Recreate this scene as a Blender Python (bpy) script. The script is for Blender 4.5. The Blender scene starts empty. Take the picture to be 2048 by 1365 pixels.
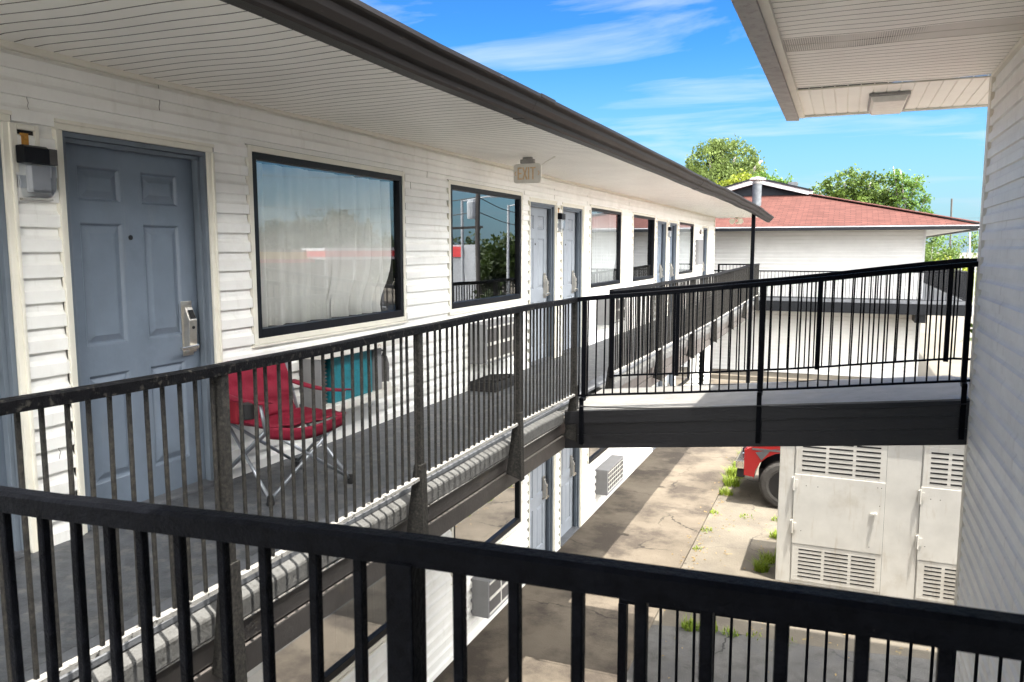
import bpy, bmesh, math, random
from mathutils import Vector, Matrix
R = math.radians
H = 4.28                      # eye height above the motel's ground walkway; heights below are given from the eye
rnd = random.Random(7)
sc = bpy.context.scene
COL = sc.collection
ORG = {}

# ------------------------------------------------------------------ mesh builder
class MB:
    def __init__(s):
        s.v = []; s.f = []; s.second = []
    def quad(s, a, b, c, d):
        n = len(s.v); s.v += [a, b, c, d]; s.f.append((n, n+1, n+2, n+3))
    def tri(s, a, b, c):
        n = len(s.v); s.v += [a, b, c]; s.f.append((n, n+1, n+2))
    def poly(s, pts):
        n = len(s.v); s.v += list(pts); s.f.append(tuple(range(n, n+len(pts))))
    def hexa(s, p):
        n = len(s.v); s.v += list(p)
        for q in ((3,2,1,0),(4,5,6,7),(0,1,5,4),(1,2,6,5),(2,3,7,6),(3,0,4,7)):
            s.f.append(tuple(n+i for i in q))
    def box(s, x0, x1, y0, y1, z0, z1):
        x0, x1 = sorted((x0, x1)); y0, y1 = sorted((y0, y1)); z0, z1 = sorted((z0, z1))
        s.hexa([(x0,y0,z0),(x1,y0,z0),(x1,y1,z0),(x0,y1,z0),(x0,y0,z1),(x1,y0,z1),(x1,y1,z1),(x0,y1,z1)])
        return s
    def bar(s, p, q, w, h, up=(0,0,1)):
        p = Vector(p); q = Vector(q); d = (q-p).normalized(); up = Vector(up)
        if abs(d.dot(up)) > .98: up = Vector((0,1,0))
        sd = d.cross(up).normalized(); u = sd.cross(d).normalized()
        sd = sd*w/2; u = u*h/2
        s.hexa([tuple(x) for x in (p-sd-u, p+sd-u, q+sd-u, q-sd-u, p-sd+u, p+sd+u, q+sd+u, q-sd+u)])
        return s
    def tube(s, pts, r, n=8, r1=None):
        pts = [Vector(p) for p in pts]; m = len(pts)
        rings = []
        for i, p in enumerate(pts):
            d = (pts[min(i+1, m-1)] - pts[max(i-1, 0)]).normalized()
            up = Vector((0,0,1)) if abs(d.z) < .95 else Vector((1,0,0))
            a = d.cross(up).normalized(); b = a.cross(d)
            rr = r if r1 is None else r+(r1-r)*i/max(1, m-1)
            k = len(s.v); rings.append(k)
            for j in range(n):
                t = 2*math.pi*j/n
                s.v.append(tuple(p + a*math.cos(t)*rr + b*math.sin(t)*rr))
        for i in range(m-1):
            for j in range(n):
                a, b = rings[i], rings[i+1]; j2 = (j+1) % n
                s.f.append((a+j, a+j2, b+j2, b+j))
        s.f.append(tuple(rings[0]+j for j in reversed(range(n)))); s.f.append(tuple(rings[-1]+j for j in range(n)))
        return s
    def lathe(s, c, prof, n=24, axis='z', caps=True):
        rings = []
        for (r, h) in prof:
            rings.append(len(s.v))
            for j in range(n):
                t = 2*math.pi*j/n; a, b = math.cos(t)*r, math.sin(t)*r
                s.v.append((c[0]+a, c[1]+b, c[2]+h) if axis == 'z' else ((c[0]+a, c[1]+h, c[2]+b) if axis == 'y' else (c[0]+h, c[1]+a, c[2]+b)))
        for i in range(len(prof)-1):
            for j in range(n):
                j2 = (j+1) % n
                s.f.append((rings[i]+j, rings[i]+j2, rings[i+1]+j2, rings[i+1]+j))
        if caps: s.f.append(tuple(rings[0]+j for j in reversed(range(n)))); s.f.append(tuple(rings[-1]+j for j in range(n)))
        return s
    def prism(s, prof, axis, a0, a1):
        # profile of (p,q) pairs swept along an axis: 'y' -> (x,z), 'x' -> (y,z), 'z' -> (x,y)
        def P(p, q, a): return {'y': (p, a, q), 'x': (a, p, q), 'z': (p, q, a)}[axis]
        n = len(prof); k = len(s.v)
        s.v += [P(p, q, a0) for p, q in prof] + [P(p, q, a1) for p, q in prof]
        for i in range(n):
            j = (i+1) % n; s.f.append((k+i, k+j, k+n+j, k+n+i))
        s.f.append(tuple(k+i for i in reversed(range(n)))); s.f.append(tuple(k+n+i for i in range(n)))
        return s
    def sweep(s, sections):
        # list of equal-length rings of 3-D points, closed profile
        n = len(sections[0]); ks = []
        for sec in sections:
            ks.append(len(s.v)); s.v += [tuple(p) for p in sec]
        for a, b in zip(ks, ks[1:]):
            for i in range(n):
                j = (i+1) % n; s.f.append((a+i, a+j, b+j, b+i))
        s.f.append(tuple(ks[0]+i for i in reversed(range(n)))); s.f.append(tuple(ks[-1]+i for i in range(n)))
        return s
    def build(s, name, mat, parent=None, origin=None, bevel=0, smooth=False, fix=True, seg=2, mat2=None):
        if parent is not None: o3 = ORG[parent]
        elif origin is not None: o3 = Vector(origin)
        else:
            xs = [p[0] for p in s.v]; ys = [p[1] for p in s.v]; zs = [p[2] for p in s.v]
            o3 = Vector(((min(xs)+max(xs))/2, (min(ys)+max(ys))/2, min(zs)))
        me = bpy.data.meshes.new(name)
        me.from_pydata([(x-o3.x, y-o3.y, z-o3.z) for x, y, z in s.v], [], s.f)
        if fix or bevel:
            bm = bmesh.new(); bm.from_mesh(me)
            bmesh.ops.remove_doubles(bm, verts=bm.verts, dist=1e-5)
            if fix: bmesh.ops.recalc_face_normals(bm, faces=bm.faces)
            if bevel:
                ed = [e for e in bm.edges if len(e.link_faces) == 2 and e.calc_face_angle(0) > .6]
                bmesh.ops.bevel(bm, geom=ed, offset=bevel, segments=seg, profile=.6, affect='EDGES', clamp_overlap=True)
            bm.to_mesh(me); bm.free()
        if smooth:
            for p in me.polygons: p.use_smooth = True
        me.materials.append(mat)
        if mat2:
            me.materials.append(mat2)
            for i in s.second: me.polygons[i].material_index = 1
        o = bpy.data.objects.new(name, me); COL.objects.link(o)
        if parent is not None:
            o.parent = parent; ORG[o] = o3.copy()
        else:
            o.location = (o3.x, o3.y, o3.z+H); ORG[o] = o3.copy()
        return o

def tag(o, label=None, cat=None, group=None, kind=None):
    if label: o['label'] = label
    if cat: o['category'] = cat
    if group: o['group'] = group
    if kind: o['kind'] = kind
    return o
def thing(name, loc, label, cat, group=None):
    o = bpy.data.objects.new(name, None); COL.objects.link(o)
    o.empty_display_size = .1
    o.location = (loc[0], loc[1], loc[2]+H); ORG[o] = Vector(loc)
    return tag(o, label, cat, group)
def part(name, mesh, parent, rel):
    o = bpy.data.objects.new(name, mesh); COL.objects.link(o)
    o.parent = parent; o.location = rel
    return o
def kids(o): return [c for c in bpy.data.objects if c.parent == o]
def copy_thing(o, loc, label=None, cat=None, parent=None):
    c = o.copy(); COL.objects.link(c)
    if parent is None:
        c.location = (loc[0], loc[1], loc[2]+H); ORG[c] = Vector(loc)
    else: c.parent = parent
    if label: c['label'] = label
    for ch in kids(o): copy_thing(ch, None, parent=c)
    return c
def copy_part(o, rel, parent):
    c = o.copy(); COL.objects.link(c); c.parent = parent; c.location = rel
    for ch in kids(o):
        d = ch.copy(); COL.objects.link(d); d.parent = c
    return c

# ------------------------------------------------------------------ materials
def mat(name, col, rough=.6, var=.12, scale=6, bump=0, bscale=60, metal=0, spec=.4, stain=None, stscale=1.5, stth=.55, stw=.1, stamt=1, chips=None, chscale=30, chth=.62, stretch=None, col2=None, cracks=None, grit=None, streak=None):
    m = bpy.data.materials.new(name); m.use_nodes = True
    nt = m.node_tree; N = nt.nodes; L = nt.links
    b = N['Principled BSDF']; b.inputs['Roughness'].default_value = rough; b.inputs['Metallic'].default_value = metal
    b.inputs['Specular IOR Level'].default_value = spec
    tc = N.new('ShaderNodeTexCoord'); src = tc.outputs['Object']
    if stretch:
        mp = N.new('ShaderNodeMapping'); mp.inputs['Scale'].default_value = stretch; L.new(src, mp.inputs[0]); src = mp.outputs[0]
    def noise(sc_, det=4, rg=.6):
        n = N.new('ShaderNodeTexNoise'); n.inputs['Scale'].default_value = sc_; n.inputs['Detail'].default_value = det; n.inputs['Roughness'].default_value = rg
        L.new(src, n.inputs['Vector']); return n
    def ramp(o, a, b_):
        r = N.new('ShaderNodeMapRange'); r.inputs[1].default_value = a; r.inputs[2].default_value = b_; r.clamp = True; L.new(o, r.inputs[0]); return r.outputs[0]
    def mix(fac, c1, c2):
        x = N.new('ShaderNodeMix'); x.data_type = 'RGBA'
        if isinstance(fac, float): x.inputs[0].default_value = fac
        else: L.new(fac, x.inputs[0])
        for c, i in ((c1, 6), (c2, 7)):
            if isinstance(c, tuple): x.inputs[i].default_value = (*c, 1)
            else: L.new(c, x.inputs[i])
        return x.outputs[2]
    lo = tuple(c*(1-var) for c in col); hi = tuple(min(1, c*(1+var)) for c in (col2 or col))
    n1 = noise(scale); c = mix(ramp(n1.outputs['Fac'], .3, .7), lo, hi)
    if stain:
        n2 = noise(stscale, 6, .65); f = ramp(n2.outputs['Fac'], stth, stth+stw)
        if stamt < 1:
            mm = N.new('ShaderNodeMath'); mm.operation = 'MULTIPLY'; mm.inputs[1].default_value = stamt; L.new(f, mm.inputs[0]); f = mm.outputs[0]
        c = mix(f, c, stain)
    if chips:
        n3 = noise(chscale, 5, .7); c = mix(ramp(n3.outputs['Fac'], chth, chth+.03), c, chips)
    if streak:      # run marks and grime, drawn out vertically
        ms_ = N.new('ShaderNodeMapping'); ms_.inputs['Scale'].default_value = (7, 7, .9); L.new(tc.outputs['Object'], ms_.inputs[0])
        ns = N.new('ShaderNodeTexNoise'); ns.inputs['Scale'].default_value = 1.6; ns.inputs['Detail'].default_value = 6; ns.inputs['Roughness'].default_value = .7; L.new(ms_.outputs[0], ns.inputs['Vector'])
        f = ramp(ns.outputs['Fac'], .56, .82); c = mix(f, c, streak)
    if grit:
        ng = N.new('ShaderNodeTexNoise'); ng.inputs['Scale'].default_value = 90; ng.inputs['Detail'].default_value = 3; ng.inputs['Roughness'].default_value = .8; L.new(src, ng.inputs['Vector'])
        c = mix(ramp(ng.outputs['Fac'], .60, .68), c, grit[0]); c = mix(ramp(ng.outputs['Fac'], .40, .32), c, grit[1])
    if cracks:
        nd = noise(1.6, 4, .7); va = N.new('ShaderNodeVectorMath'); va.operation = 'SCALE'; va.inputs[3].default_value = .55; L.new(nd.outputs['Color'], va.inputs[0])
        vb = N.new('ShaderNodeVectorMath'); vb.operation = 'ADD'; L.new(src, vb.inputs[0]); L.new(va.outputs[0], vb.inputs[1])
        vo = N.new('ShaderNodeTexVoronoi'); vo.feature = 'DISTANCE_TO_EDGE'; vo.inputs['Scale'].default_value = cracks[1]; L.new(vb.outputs[0], vo.inputs['Vector'])
        nb = noise(.8, 2, .5); w_ = ramp(nb.outputs['Fac'], .46, .6)
        lt = ramp(vo.outputs['Distance'], .009*cracks[1]/.5, .002*cracks[1]/.5)
        mm2 = N.new('ShaderNodeMath'); mm2.operation = 'MULTIPLY'; L.new(lt, mm2.inputs[0]); L.new(w_, mm2.inputs[1]); c = mix(mm2.outputs[0], c, cracks[0])
    L.new(c, b.inputs['Base Color'])
    if bump:
        n4 = noise(bscale, 5, .65); bp = N.new('ShaderNodeBump'); bp.inputs['Strength'].default_value = bump; bp.inputs['Distance'].default_value = .01
        L.new(n4.outputs['Fac'], bp.inputs['Height']); L.new(bp.outputs[0], b.inputs['Normal'])
    return m

M = {}
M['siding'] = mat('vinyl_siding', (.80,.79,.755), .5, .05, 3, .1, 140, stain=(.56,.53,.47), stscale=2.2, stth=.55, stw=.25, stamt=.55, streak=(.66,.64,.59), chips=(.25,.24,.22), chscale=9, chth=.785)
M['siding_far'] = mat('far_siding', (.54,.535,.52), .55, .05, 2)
M['siding_right'] = mat('right_siding', (.80,.805,.775), .55, .05, 3, .08, 120, stain=(.6,.585,.55), stscale=1.2, stth=.55, stw=.3, stamt=.5, streak=(.58,.57,.54))
M['trim'] = mat('cream_trim', (.72,.69,.60), .5, .06, 5, stain=(.42,.38,.30), stscale=5, stth=.62, stw=.2, stamt=.6)
M['soffit'] = mat('soffit_vinyl', (.87,.85,.785), .45, .05, 1.5, stain=(.55,.51,.44), stscale=1.1, stth=.62, stw=.3, stamt=.5)
M['door'] = mat('blue_grey_door_paint', (.148,.183,.232), .42, .08, 5, .12, 40, stain=(.095,.12,.155), stscale=2.2, stth=.56, stw=.2, stamt=.6, chips=(.07,.075,.08), chscale=7, chth=.72, streak=(.18,.205,.235))
M['doorframe'] = mat('blue_grey_frame_paint', (.125,.15,.18), .5, .1, 6, .05, 80, chips=(.25,.22,.18), chscale=26, chth=.72)
M['door_far'] = mat('pale_grey_door_paint', (.25,.275,.31), .45, .06, 4, streak=(.19,.2,.215))
M['black'] = mat('black_rail_paint', (.003,.0034,.0048), .40, .4, 40, .45, 110, spec=.035, chips=(.10,.10,.095), chscale=26, chth=.735)
M['black_worn'] = mat('worn_rail_paint', (.006,.006,.007), .55, .45, 30, .4, 130, spec=.08, stain=(.07,.065,.055), stscale=34, stth=.56, stw=.1, stamt=.7, chips=(.2,.19,.17), chscale=60, chth=.70)
M['rail_dusty'] = mat('dusty_rail_paint', (.016,.0155,.015), .6, .45, 60, .5, 160, spec=.15, stain=(.075,.069,.058), stscale=70, stth=.44, stw=.3, stamt=.6, chips=(.16,.15,.135), chscale=120, chth=.72)
M['blackfar'] = mat('far_rail_paint', (.006,.0065,.009), .5, .3, 20, spec=.2)
M['whitecap'] = mat('worn_bottom_rail', (.25,.243,.23), .7, .2, 20, .4, 80, stain=(.03,.028,.026), stscale=28, stth=.56, stw=.06)
M['edge'] = mat('deck_edge_metal', (.10,.10,.098), .65, .2, 10, .5, 40, stain=(.055,.054,.052), stscale=16, stth=.54, stw=.1, stamt=.7, chips=(.17,.165,.16), chscale=30, chth=.68)
M['beam'] = mat('brown_grey_beam', (.088,.079,.073), .6, .2, 4, .3, 40, spec=.25, stain=(.13,.11,.085), stscale=3, stth=.58, stw=.1, stamt=.6)
M['beamblack'] = mat('black_beam', (.009,.009,.011), .30, .3, 8, .4, 25, spec=.4, stretch=(1.5,1,6), stain=(.035,.031,.027), stscale=9, stth=.6, stw=.15, stamt=.8)
M['ledge'] = mat('grey_ledge', (.10,.105,.115), .7, .2, 12, .4, 60)
M['floor'] = mat('grey_painted_deck', (.075,.08,.088), .55, .3, 14, .6, 60, stain=(.15,.146,.14), stscale=9, stth=.52, stw=.12, stamt=.75, chips=(.02,.018,.017), chscale=9, chth=.67)
M['bridgedeck'] = mat('bridge_deck_paint', (.165,.161,.154), .6, .15, 6, .5, 60, stain=(.15,.165,.19), stscale=4, stth=.55, stw=.15, stamt=.6)
M['gutter'] = mat('brown_gutter', (.017,.0145,.0135), .48, .16, 2.2, .15, 30, spec=.13, stretch=(5,.6,5), stain=(.014,.013,.0135), stscale=2.5, stth=.52, stw=.15, stamt=.8, chips=(.08,.065,.052), chscale=6, chth=.68)
M['gutterR'] = mat('galvanised_gutter', (.30,.29,.28), .55, .15, 9, .25, 50, stain=(.19,.175,.165), stscale=14, stth=.55, stw=.1, stamt=.8)
M['frameblack'] = mat('black_window_frame', (.006,.007,.010), .38, .3, 10, .1, 60, spec=.2, chips=(.12,.12,.12), chscale=22, chth=.75)
M['steel'] = mat('brushed_steel', (.52,.49,.44), .35, .1, 30, .1, 120, metal=.9)
M['chrome'] = mat('chrome_lever', (.75,.72,.66), .2, .05, 10, metal=1)
M['acgrey'] = mat('grey_ac_case', (.21,.21,.215), .5, .08, 6, .05, 60, stain=(.15,.12,.09), stscale=6, stth=.66, stw=.1, stamt=.5)
M['acwhite'] = mat('cream_ac_tray', (.62,.60,.55), .5, .08, 10, stain=(.25,.12,.05), stscale=12, stth=.62, stw=.1)
M['dark'] = mat('dark_cavity', (.015,.015,.016), .8, .2)
M['darkbrown'] = mat('ac_louvre', (.085,.08,.078), .6, .15, 12)
M['teal'] = mat('teal_coil', (.008,.16,.2), .45, .2, 25, .4, 200, stain=(.03,.09,.1), stscale=10, stth=.6, stw=.1)
M['red'] = mat('red_canvas', (.17,.002,.018), .8, .18, 5, .6, 24)
M['redshade'] = mat('dark_red_trim', (.2,.006,.015), .75, .12, 9)
M['tubegrey'] = mat('grey_steel_tube', (.33,.35,.38), .35, .08, 9, metal=.7)
M['rubber'] = mat('black_rubber', (.012,.012,.013), .7, .2, 20)
M['lens'] = None
M['whitebox'] = mat('white_cabinet_paint', (.57,.55,.51), .5, .07, 4, .08, 30, stain=(.36,.31,.235), stscale=1.6, stth=.55, stw=.22, stamt=.65, chips=(.3,.24,.17), chscale=12, chth=.70, streak=(.42,.36,.28))
M['curtain'] = mat('white_curtain', (.88,.875,.83), .8, .05, 5)
M['curtaing'] = mat('grey_drape', (.30,.31,.27), .8, .1, 5)
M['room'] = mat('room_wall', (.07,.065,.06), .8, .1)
M['groove_shade'] = mat('soffit_groove_shade', (.2,.19,.17), .8, .1)  # soffit groove faces coloured darker to stand in for shade in the joints
M['exitface'] = mat('faded_exit_plate', (.74,.71,.65), .5, .08, 14)
M['exitred'] = mat('faded_exit_letters', (.70,.50,.30), .6, .2, 30)
M['concrete'] = mat('stained_concrete', cracks=((.05,.042,.035), .5), grit=((.2,.175,.145),(.08,.07,.06)), col=(.125,.108,.086), rough=.9, var=.16, scale=1.1, bump=.5, bscale=45, spec=.2, stain=(.08,.069,.059), stscale=1.0, stth=.58, stw=.2, stamt=.6, chips=(.17,.14,.12), chscale=7, chth=.67)
M['walk'] = mat('stained_walk', cracks=((.03,.026,.022), .42), grit=((.17,.145,.115),(.05,.042,.036)), col=(.112,.094,.073), rough=.9, var=.2, scale=1.3, bump=.5, bscale=45, spec=.15, stain=(.045,.037,.031), stscale=1.2, stth=.45, stw=.14, stamt=.85, chips=(.035,.029,.025), chscale=6, chth=.70)
M['dirt'] = mat('tan_lot', cracks=((.045,.04,.034), .6), grit=((.2,.178,.142),(.07,.06,.05)), col=(.122,.107,.086), rough=.95, var=.2, scale=1.6, bump=.7, bscale=30, spec=.15, stain=(.085,.075,.065), stscale=1.7, stth=.52, stw=.2, stamt=.7, chips=(.21,.16,.075), chscale=3.5, chth=.66)
M['asphalt'] = mat('grey_asphalt', cracks=((.02,.02,.02), .45), grit=((.24,.235,.22),(.03,.03,.032)), col=(.092,.089,.085), rough=.9, var=.3, scale=5, bump=.9, bscale=70, spec=.2, stain=(.06,.06,.064), stscale=2.5, stth=.52, stw=.15, stamt=.7, chips=(.18,.17,.15), chscale=30, chth=.7)
M['ground'] = mat('pale_lot', (.125,.115,.099), .95, .15, .3, .3, 10, spec=.15, stain=(.165,.16,.145), stscale=.12, stth=.55, stw=.15)
M['galv'] = mat('galvanised_pipe', (.11,.12,.13), .5, .25, 9, metal=.3)
M['roofdark'] = mat('dark_gable', (.010,.012,.016), .7, .2, spec=.2)
M['white'] = mat('white_fascia', (.5,.5,.51), .5, .06)
M['gutterblk'] = mat('black_gutter', (.007,.008,.010), .4, .2, spec=.2)
M['truckred'] = mat('red_truck_paint', (.21,.006,.007), .22, .05, 3, spec=.6)
M['truckdark'] = mat('dark_panel', (.06,.06,.065), .5, .2, 8)
M['tyre'] = mat('tyre_rubber', (.034,.031,.028), .85, .25, 14, .6, 60)
M['rim'] = mat('dark_alloy', (.008,.008,.009), .35, .2, 9)
M['glassdark'] = mat('dark_car_glass', (.02,.025,.03), .08, .1, spec=.8)
M['bark'] = mat('grey_bark', (.27,.25,.22), .9, .25, 4, .6, 20)
M['pole'] = mat('weathered_pole', (.07,.062,.055), .85, .2, 6)
M['greypole'] = mat('grey_pole', (.34,.35,.36), .6, .1)
M['canopyred'] = mat('red_band', (.5,.03,.03), .5, .08)
M['canopyyel'] = mat('yellow_band', (.6,.38,.06), .5, .08)
M['storewall'] = mat('store_wall', (.13,.10,.085), .8, .1)
M['bluetarp'] = mat('blue_tarp', (.02,.10,.42), .6, .1)
M['tealcan'] = mat('teal_canopy', (.02,.36,.38), .6, .1)
M['orange'] = mat('amber_terminal', (.42,.2,.03), .6, .3, 60)
M['signred'] = mat('red_sign', (.35,.02,.05), .6, .1)

def leafmat(name, c1, c2, sc_=1.2):
    m = bpy.data.materials.new(name); m.use_nodes = True; nt = m.node_tree; N = nt.nodes; L = nt.links
    b = N['Principled BSDF']; b.inputs['Roughness'].default_value = .55; b.inputs['Specular IOR Level'].default_value = .25
    tc = N.new('ShaderNodeTexCoord'); n = N.new('ShaderNodeTexNoise'); n.inputs['Scale'].default_value = sc_; n.inputs['Detail'].default_value = 6; n.inputs['Roughness'].default_value = .75
    L.new(tc.outputs['Object'], n.inputs[0])
    r = N.new('ShaderNodeMapRange'); r.inputs[1].default_value = .32; r.inputs[2].default_value = .68; L.new(n.outputs[0], r.inputs[0])
    x = N.new('ShaderNodeMix'); x.data_type = 'RGBA'; x.inputs[6].default_value = (*c1, 1); x.inputs[7].default_value = (*c2, 1); L.new(r.outputs[0], x.inputs[0])
    L.new(x.outputs[2], b.inputs['Base Color'])
    t = N.new('ShaderNodeBsdfTranslucent'); L.new(x.outputs[2], t.inputs[0])
    ms = N.new('ShaderNodeMixShader'); ms.inputs[0].default_value = .35
    L.new(b.outputs[0], ms.inputs[1]); L.new(t.outputs[0], ms.inputs[2]); L.new(ms.outputs[0], N['Material Output'].inputs[0])
    return m
M['pine'] = leafmat('pine_needles', (.022,.045,.010), (.19,.25,.06), .9)
M['oak'] = leafmat('oak_leaves', (.018,.04,.008), (.15,.225,.04), 1.0)
M['lime'] = leafmat('lime_leaves', (.13,.17,.015), (.25,.28,.03), 1.2)
M['elm'] = leafmat('elm_leaves', (.03,.075,.014), (.17,.28,.05), 1.0)
M['grass'] = leafmat('grass_blades', (.10,.17,.012), (.27,.33,.04), 3)

M['oakdark'] = leafmat('dark_oak_leaves', (.012,.022,.006), (.05,.075,.016), .8)
def glassmat(name, base, tint):
    m = bpy.data.materials.new(name); m.use_nodes = True; nt = m.node_tree; N = nt.nodes; L = nt.links
    N.remove(N['Principled BSDF'])
    g = N.new('ShaderNodeBsdfGlossy'); g.inputs['Roughness'].default_value = .003; g.inputs[0].default_value = (.93,.96,1,1)
    t = N.new('ShaderNodeBsdfTransparent'); t.inputs[0].default_value = (*tint, 1)
    tc = N.new('ShaderNodeTexCoord'); n = N.new('ShaderNodeTexNoise'); n.inputs['Scale'].default_value = 1.1; n.inputs['Detail'].default_value = 1
    L.new(tc.outputs['Object'], n.inputs[0]); bp = N.new('ShaderNodeBump'); bp.inputs['Strength'].default_value = .03; bp.inputs['Distance'].default_value = .02
    L.new(n.outputs[0], bp.inputs['Height']); L.new(bp.outputs[0], g.inputs['Normal'])
    fr = N.new('ShaderNodeFresnel'); fr.inputs[0].default_value = 1.5
    ad = N.new('ShaderNodeMath'); ad.operation = 'ADD'; ad.use_clamp = True; ad.inputs[1].default_value = base; L.new(fr.outputs[0], ad.inputs[0])
    ms = N.new('ShaderNodeMixShader'); L.new(ad.outputs[0], ms.inputs[0]); L.new(t.outputs[0], ms.inputs[1]); L.new(g.outputs[0], ms.inputs[2])
    L.new(ms.outputs[0], N['Material Output'].inputs[0]); return m
M['glass'] = glassmat('window_glass', .2, (.62,.64,.66))
M['glassfilm'] = glassmat('ground_window_glass', .5, (.5,.52,.52))
M['glassclear'] = glassmat('clear_window_glass', .115, (1,1,1))
M['lens'] = glassmat('clear_lens', .03, (.93,.95,.97))

def shinglemat():
    m = mat('red_shingle', (.085,.034,.0275), .9, .1, 3, .3, 60, spec=.15)
    nt = m.node_tree; N = nt.nodes; L = nt.links; b = N['Principled BSDF']
    old = b.inputs['Base Color'].links[0].from_socket
    tc = N.new('ShaderNodeTexCoord'); br = N.new('ShaderNodeTexBrick')
    br.inputs['Scale'].default_value = 1; br.inputs['Brick Width'].default_value = .34; br.inputs['Row Height'].default_value = .15; br.inputs['Mortar Size'].default_value = .012
    br.inputs['Color1'].default_value = (1.1,1.1,1.1,1); br.inputs['Color2'].default_value = (.72,.7,.7,1); br.inputs['Mortar'].default_value = (.45,.42,.42,1)
    mp = N.new('ShaderNodeMapping'); L.new(tc.outputs['Object'], mp.inputs[0]); L.new(mp.outputs[0], br.inputs['Vector'])
    mu = N.new('ShaderNodeMix'); mu.data_type = 'RGBA'; mu.blend_type = 'MULTIPLY'; mu.inputs[0].default_value = .9
    L.new(old, mu.inputs[6]); L.new(br.outputs[0], mu.inputs[7]); L.new(mu.outputs[2], b.inputs['Base Color'])
    return m
M['shingle'] = shinglemat()

def ventmat():
    m = mat('perforated_soffit', (.66,.635,.575), .5, .04)
    nt = m.node_tree; N = nt.nodes; L = nt.links; b = N['Principled BSDF']; old = b.inputs['Base Color'].links[0].from_socket
    tc = N.new('ShaderNodeTexCoord'); v = N.new('ShaderNodeTexVoronoi'); v.inputs['Scale'].default_value = 75; v.inputs['Randomness'].default_value = 0
    L.new(tc.outputs['Object'], v.inputs['Vector'])
    r = N.new('ShaderNodeMapRange'); r.inputs[1].default_value = .25; r.inputs[2].default_value = .33; L.new(v.outputs['Distance'], r.inputs[0])
    x = N.new('ShaderNodeMix'); x.data_type = 'RGBA'; x.inputs[6].default_value = (.06,.055,.05,1); L.new(r.outputs[0], x.inputs[0]); L.new(old, x.inputs[7]); L.new(x.outputs[2], b.inputs['Base Color'])
    return m
M['vent'] = ventmat()

# ------------------------------------------------------------------ siding
CO = .122
def siding(mb, fmap, a0, a1, z0, z1, zbase=-1.48, c=CO, d=.024):
    # dutch-lap courses on a wall: fmap(out, along, z) gives the world point
    prof = []
    k0 = math.floor((z0-zbase)/c - 1e-6); k1 = math.ceil((z1-zbase)/c + 1e-6)
    for k in range(k0, k1):
        zb = zbase+k*c
        for o, t in ((.001, 0), (d, .001), (d*.97, .48), (d*.55, .56), (d*.22, .66), (d*.12, .8), (d*.08, .999)):
            prof.append((o, zb+t*c))
    pts = []
    for i, (o, z) in enumerate(prof):
        if z0-1e-6 <= z <= z1+1e-6: pts.append((o, z))
    if not pts: return
    def at(z):
        for (o, za), (o2, zb_) in zip(prof, prof[1:]):
            if za <= z <= zb_: return o+(o2-o)*((z-za)/max(1e-9, zb_-za))
        return .01
    if pts[0][1] > z0+1e-4: pts.insert(0, (at(z0), z0))
    if pts[-1][1] < z1-1e-4: pts.append((at(z1), z1))
    na = max(1, int(math.ceil((a1-a0)/.3)))
    cols = []
    for i in range(na+1):
        a = a0+(a1-a0)*i/na; col = []
        for o, z in pts:
            k = math.floor((z-zbase)/c+.001)
            col.append(fmap(o+.0016*(1+math.sin(a*2.3+k*2.1)*math.sin(a*.7+k)), a, z+(.0022*math.sin(a*1.7+k*1.3) if z0+.01 < z < z1-.01 else 0)))
        cols.append(col)
    for ca, cb_ in zip(cols, cols[1:]):
        for j in range(len(pts)-1):
            mb.quad(ca[j], cb_[j], cb_[j+1], ca[j+1])

W = -3.625                                   # motel wall plane
ZF, ZG = -1.48, -4.28                        # upper walkway floor, ground walkway
ZS = .946                                    # soffit
RX = -2.36                                   # railing line
Y0, YE = -4.0, 24.12                         # wall extent
YW = 24.75

# =================================================================== SETTING
def sheet(name, x0, x1, y0, y1, z, m, kind='structure'):
    b = MB(); b.quad((x0,y0,z),(x1,y0,z),(x1,y1,z),(x0,y1,z)); return tag(b.build(name, m, origin=(0,0,z)), kind=kind)
sheet('ground', -700, 700, -300, 1200, -4.45, M['ground'])
b = MB(); b.box(-12, -1.87, -6, 26.4, -4.6, ZG); pav = tag(b.build('pavement', M['walk'], origin=(0,0,ZG), bevel=.012), kind='structure')
b = MB()
cr = []
n = 40
for i in range(n+1):
    x = -1.87+i*(26.87/n); cr.append((x, 8.62+.05*math.sin(i*1.7)+.04*math.sin(i*.6)+.11*(x+1.87)))
for (xa, ya), (xb, yb) in zip(cr, cr[1:]):
    b.quad((xa,ya,-4.318),(xb,yb,-4.318),(xb,27,-4.318),(xa,27,-4.318))
tag(b.build('parking_lot', M['dirt'], origin=(0,0,-4.318)), kind='structure')
b = MB()
for (xa, ya), (xb, yb) in zip(cr, cr[1:]):
    b.quad((xa,-6,-4.31),(xb,-6,-4.31),(xb,yb+.01,-4.31),(xa,ya+.01,-4.31))
tag(b.build('driveway', M['asphalt'], origin=(0,0,-4.31)), kind='structure')
b = MB(); b.box(-12, 3.6, 27.6, 29.0, -4.6, -4.30); tag(b.build('path', M['concrete'], origin=(0,0,-4.3), bevel=.01), kind='structure')
sheet('road', 15, 60, 20, 120, -4.42, M['concrete'])

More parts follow.
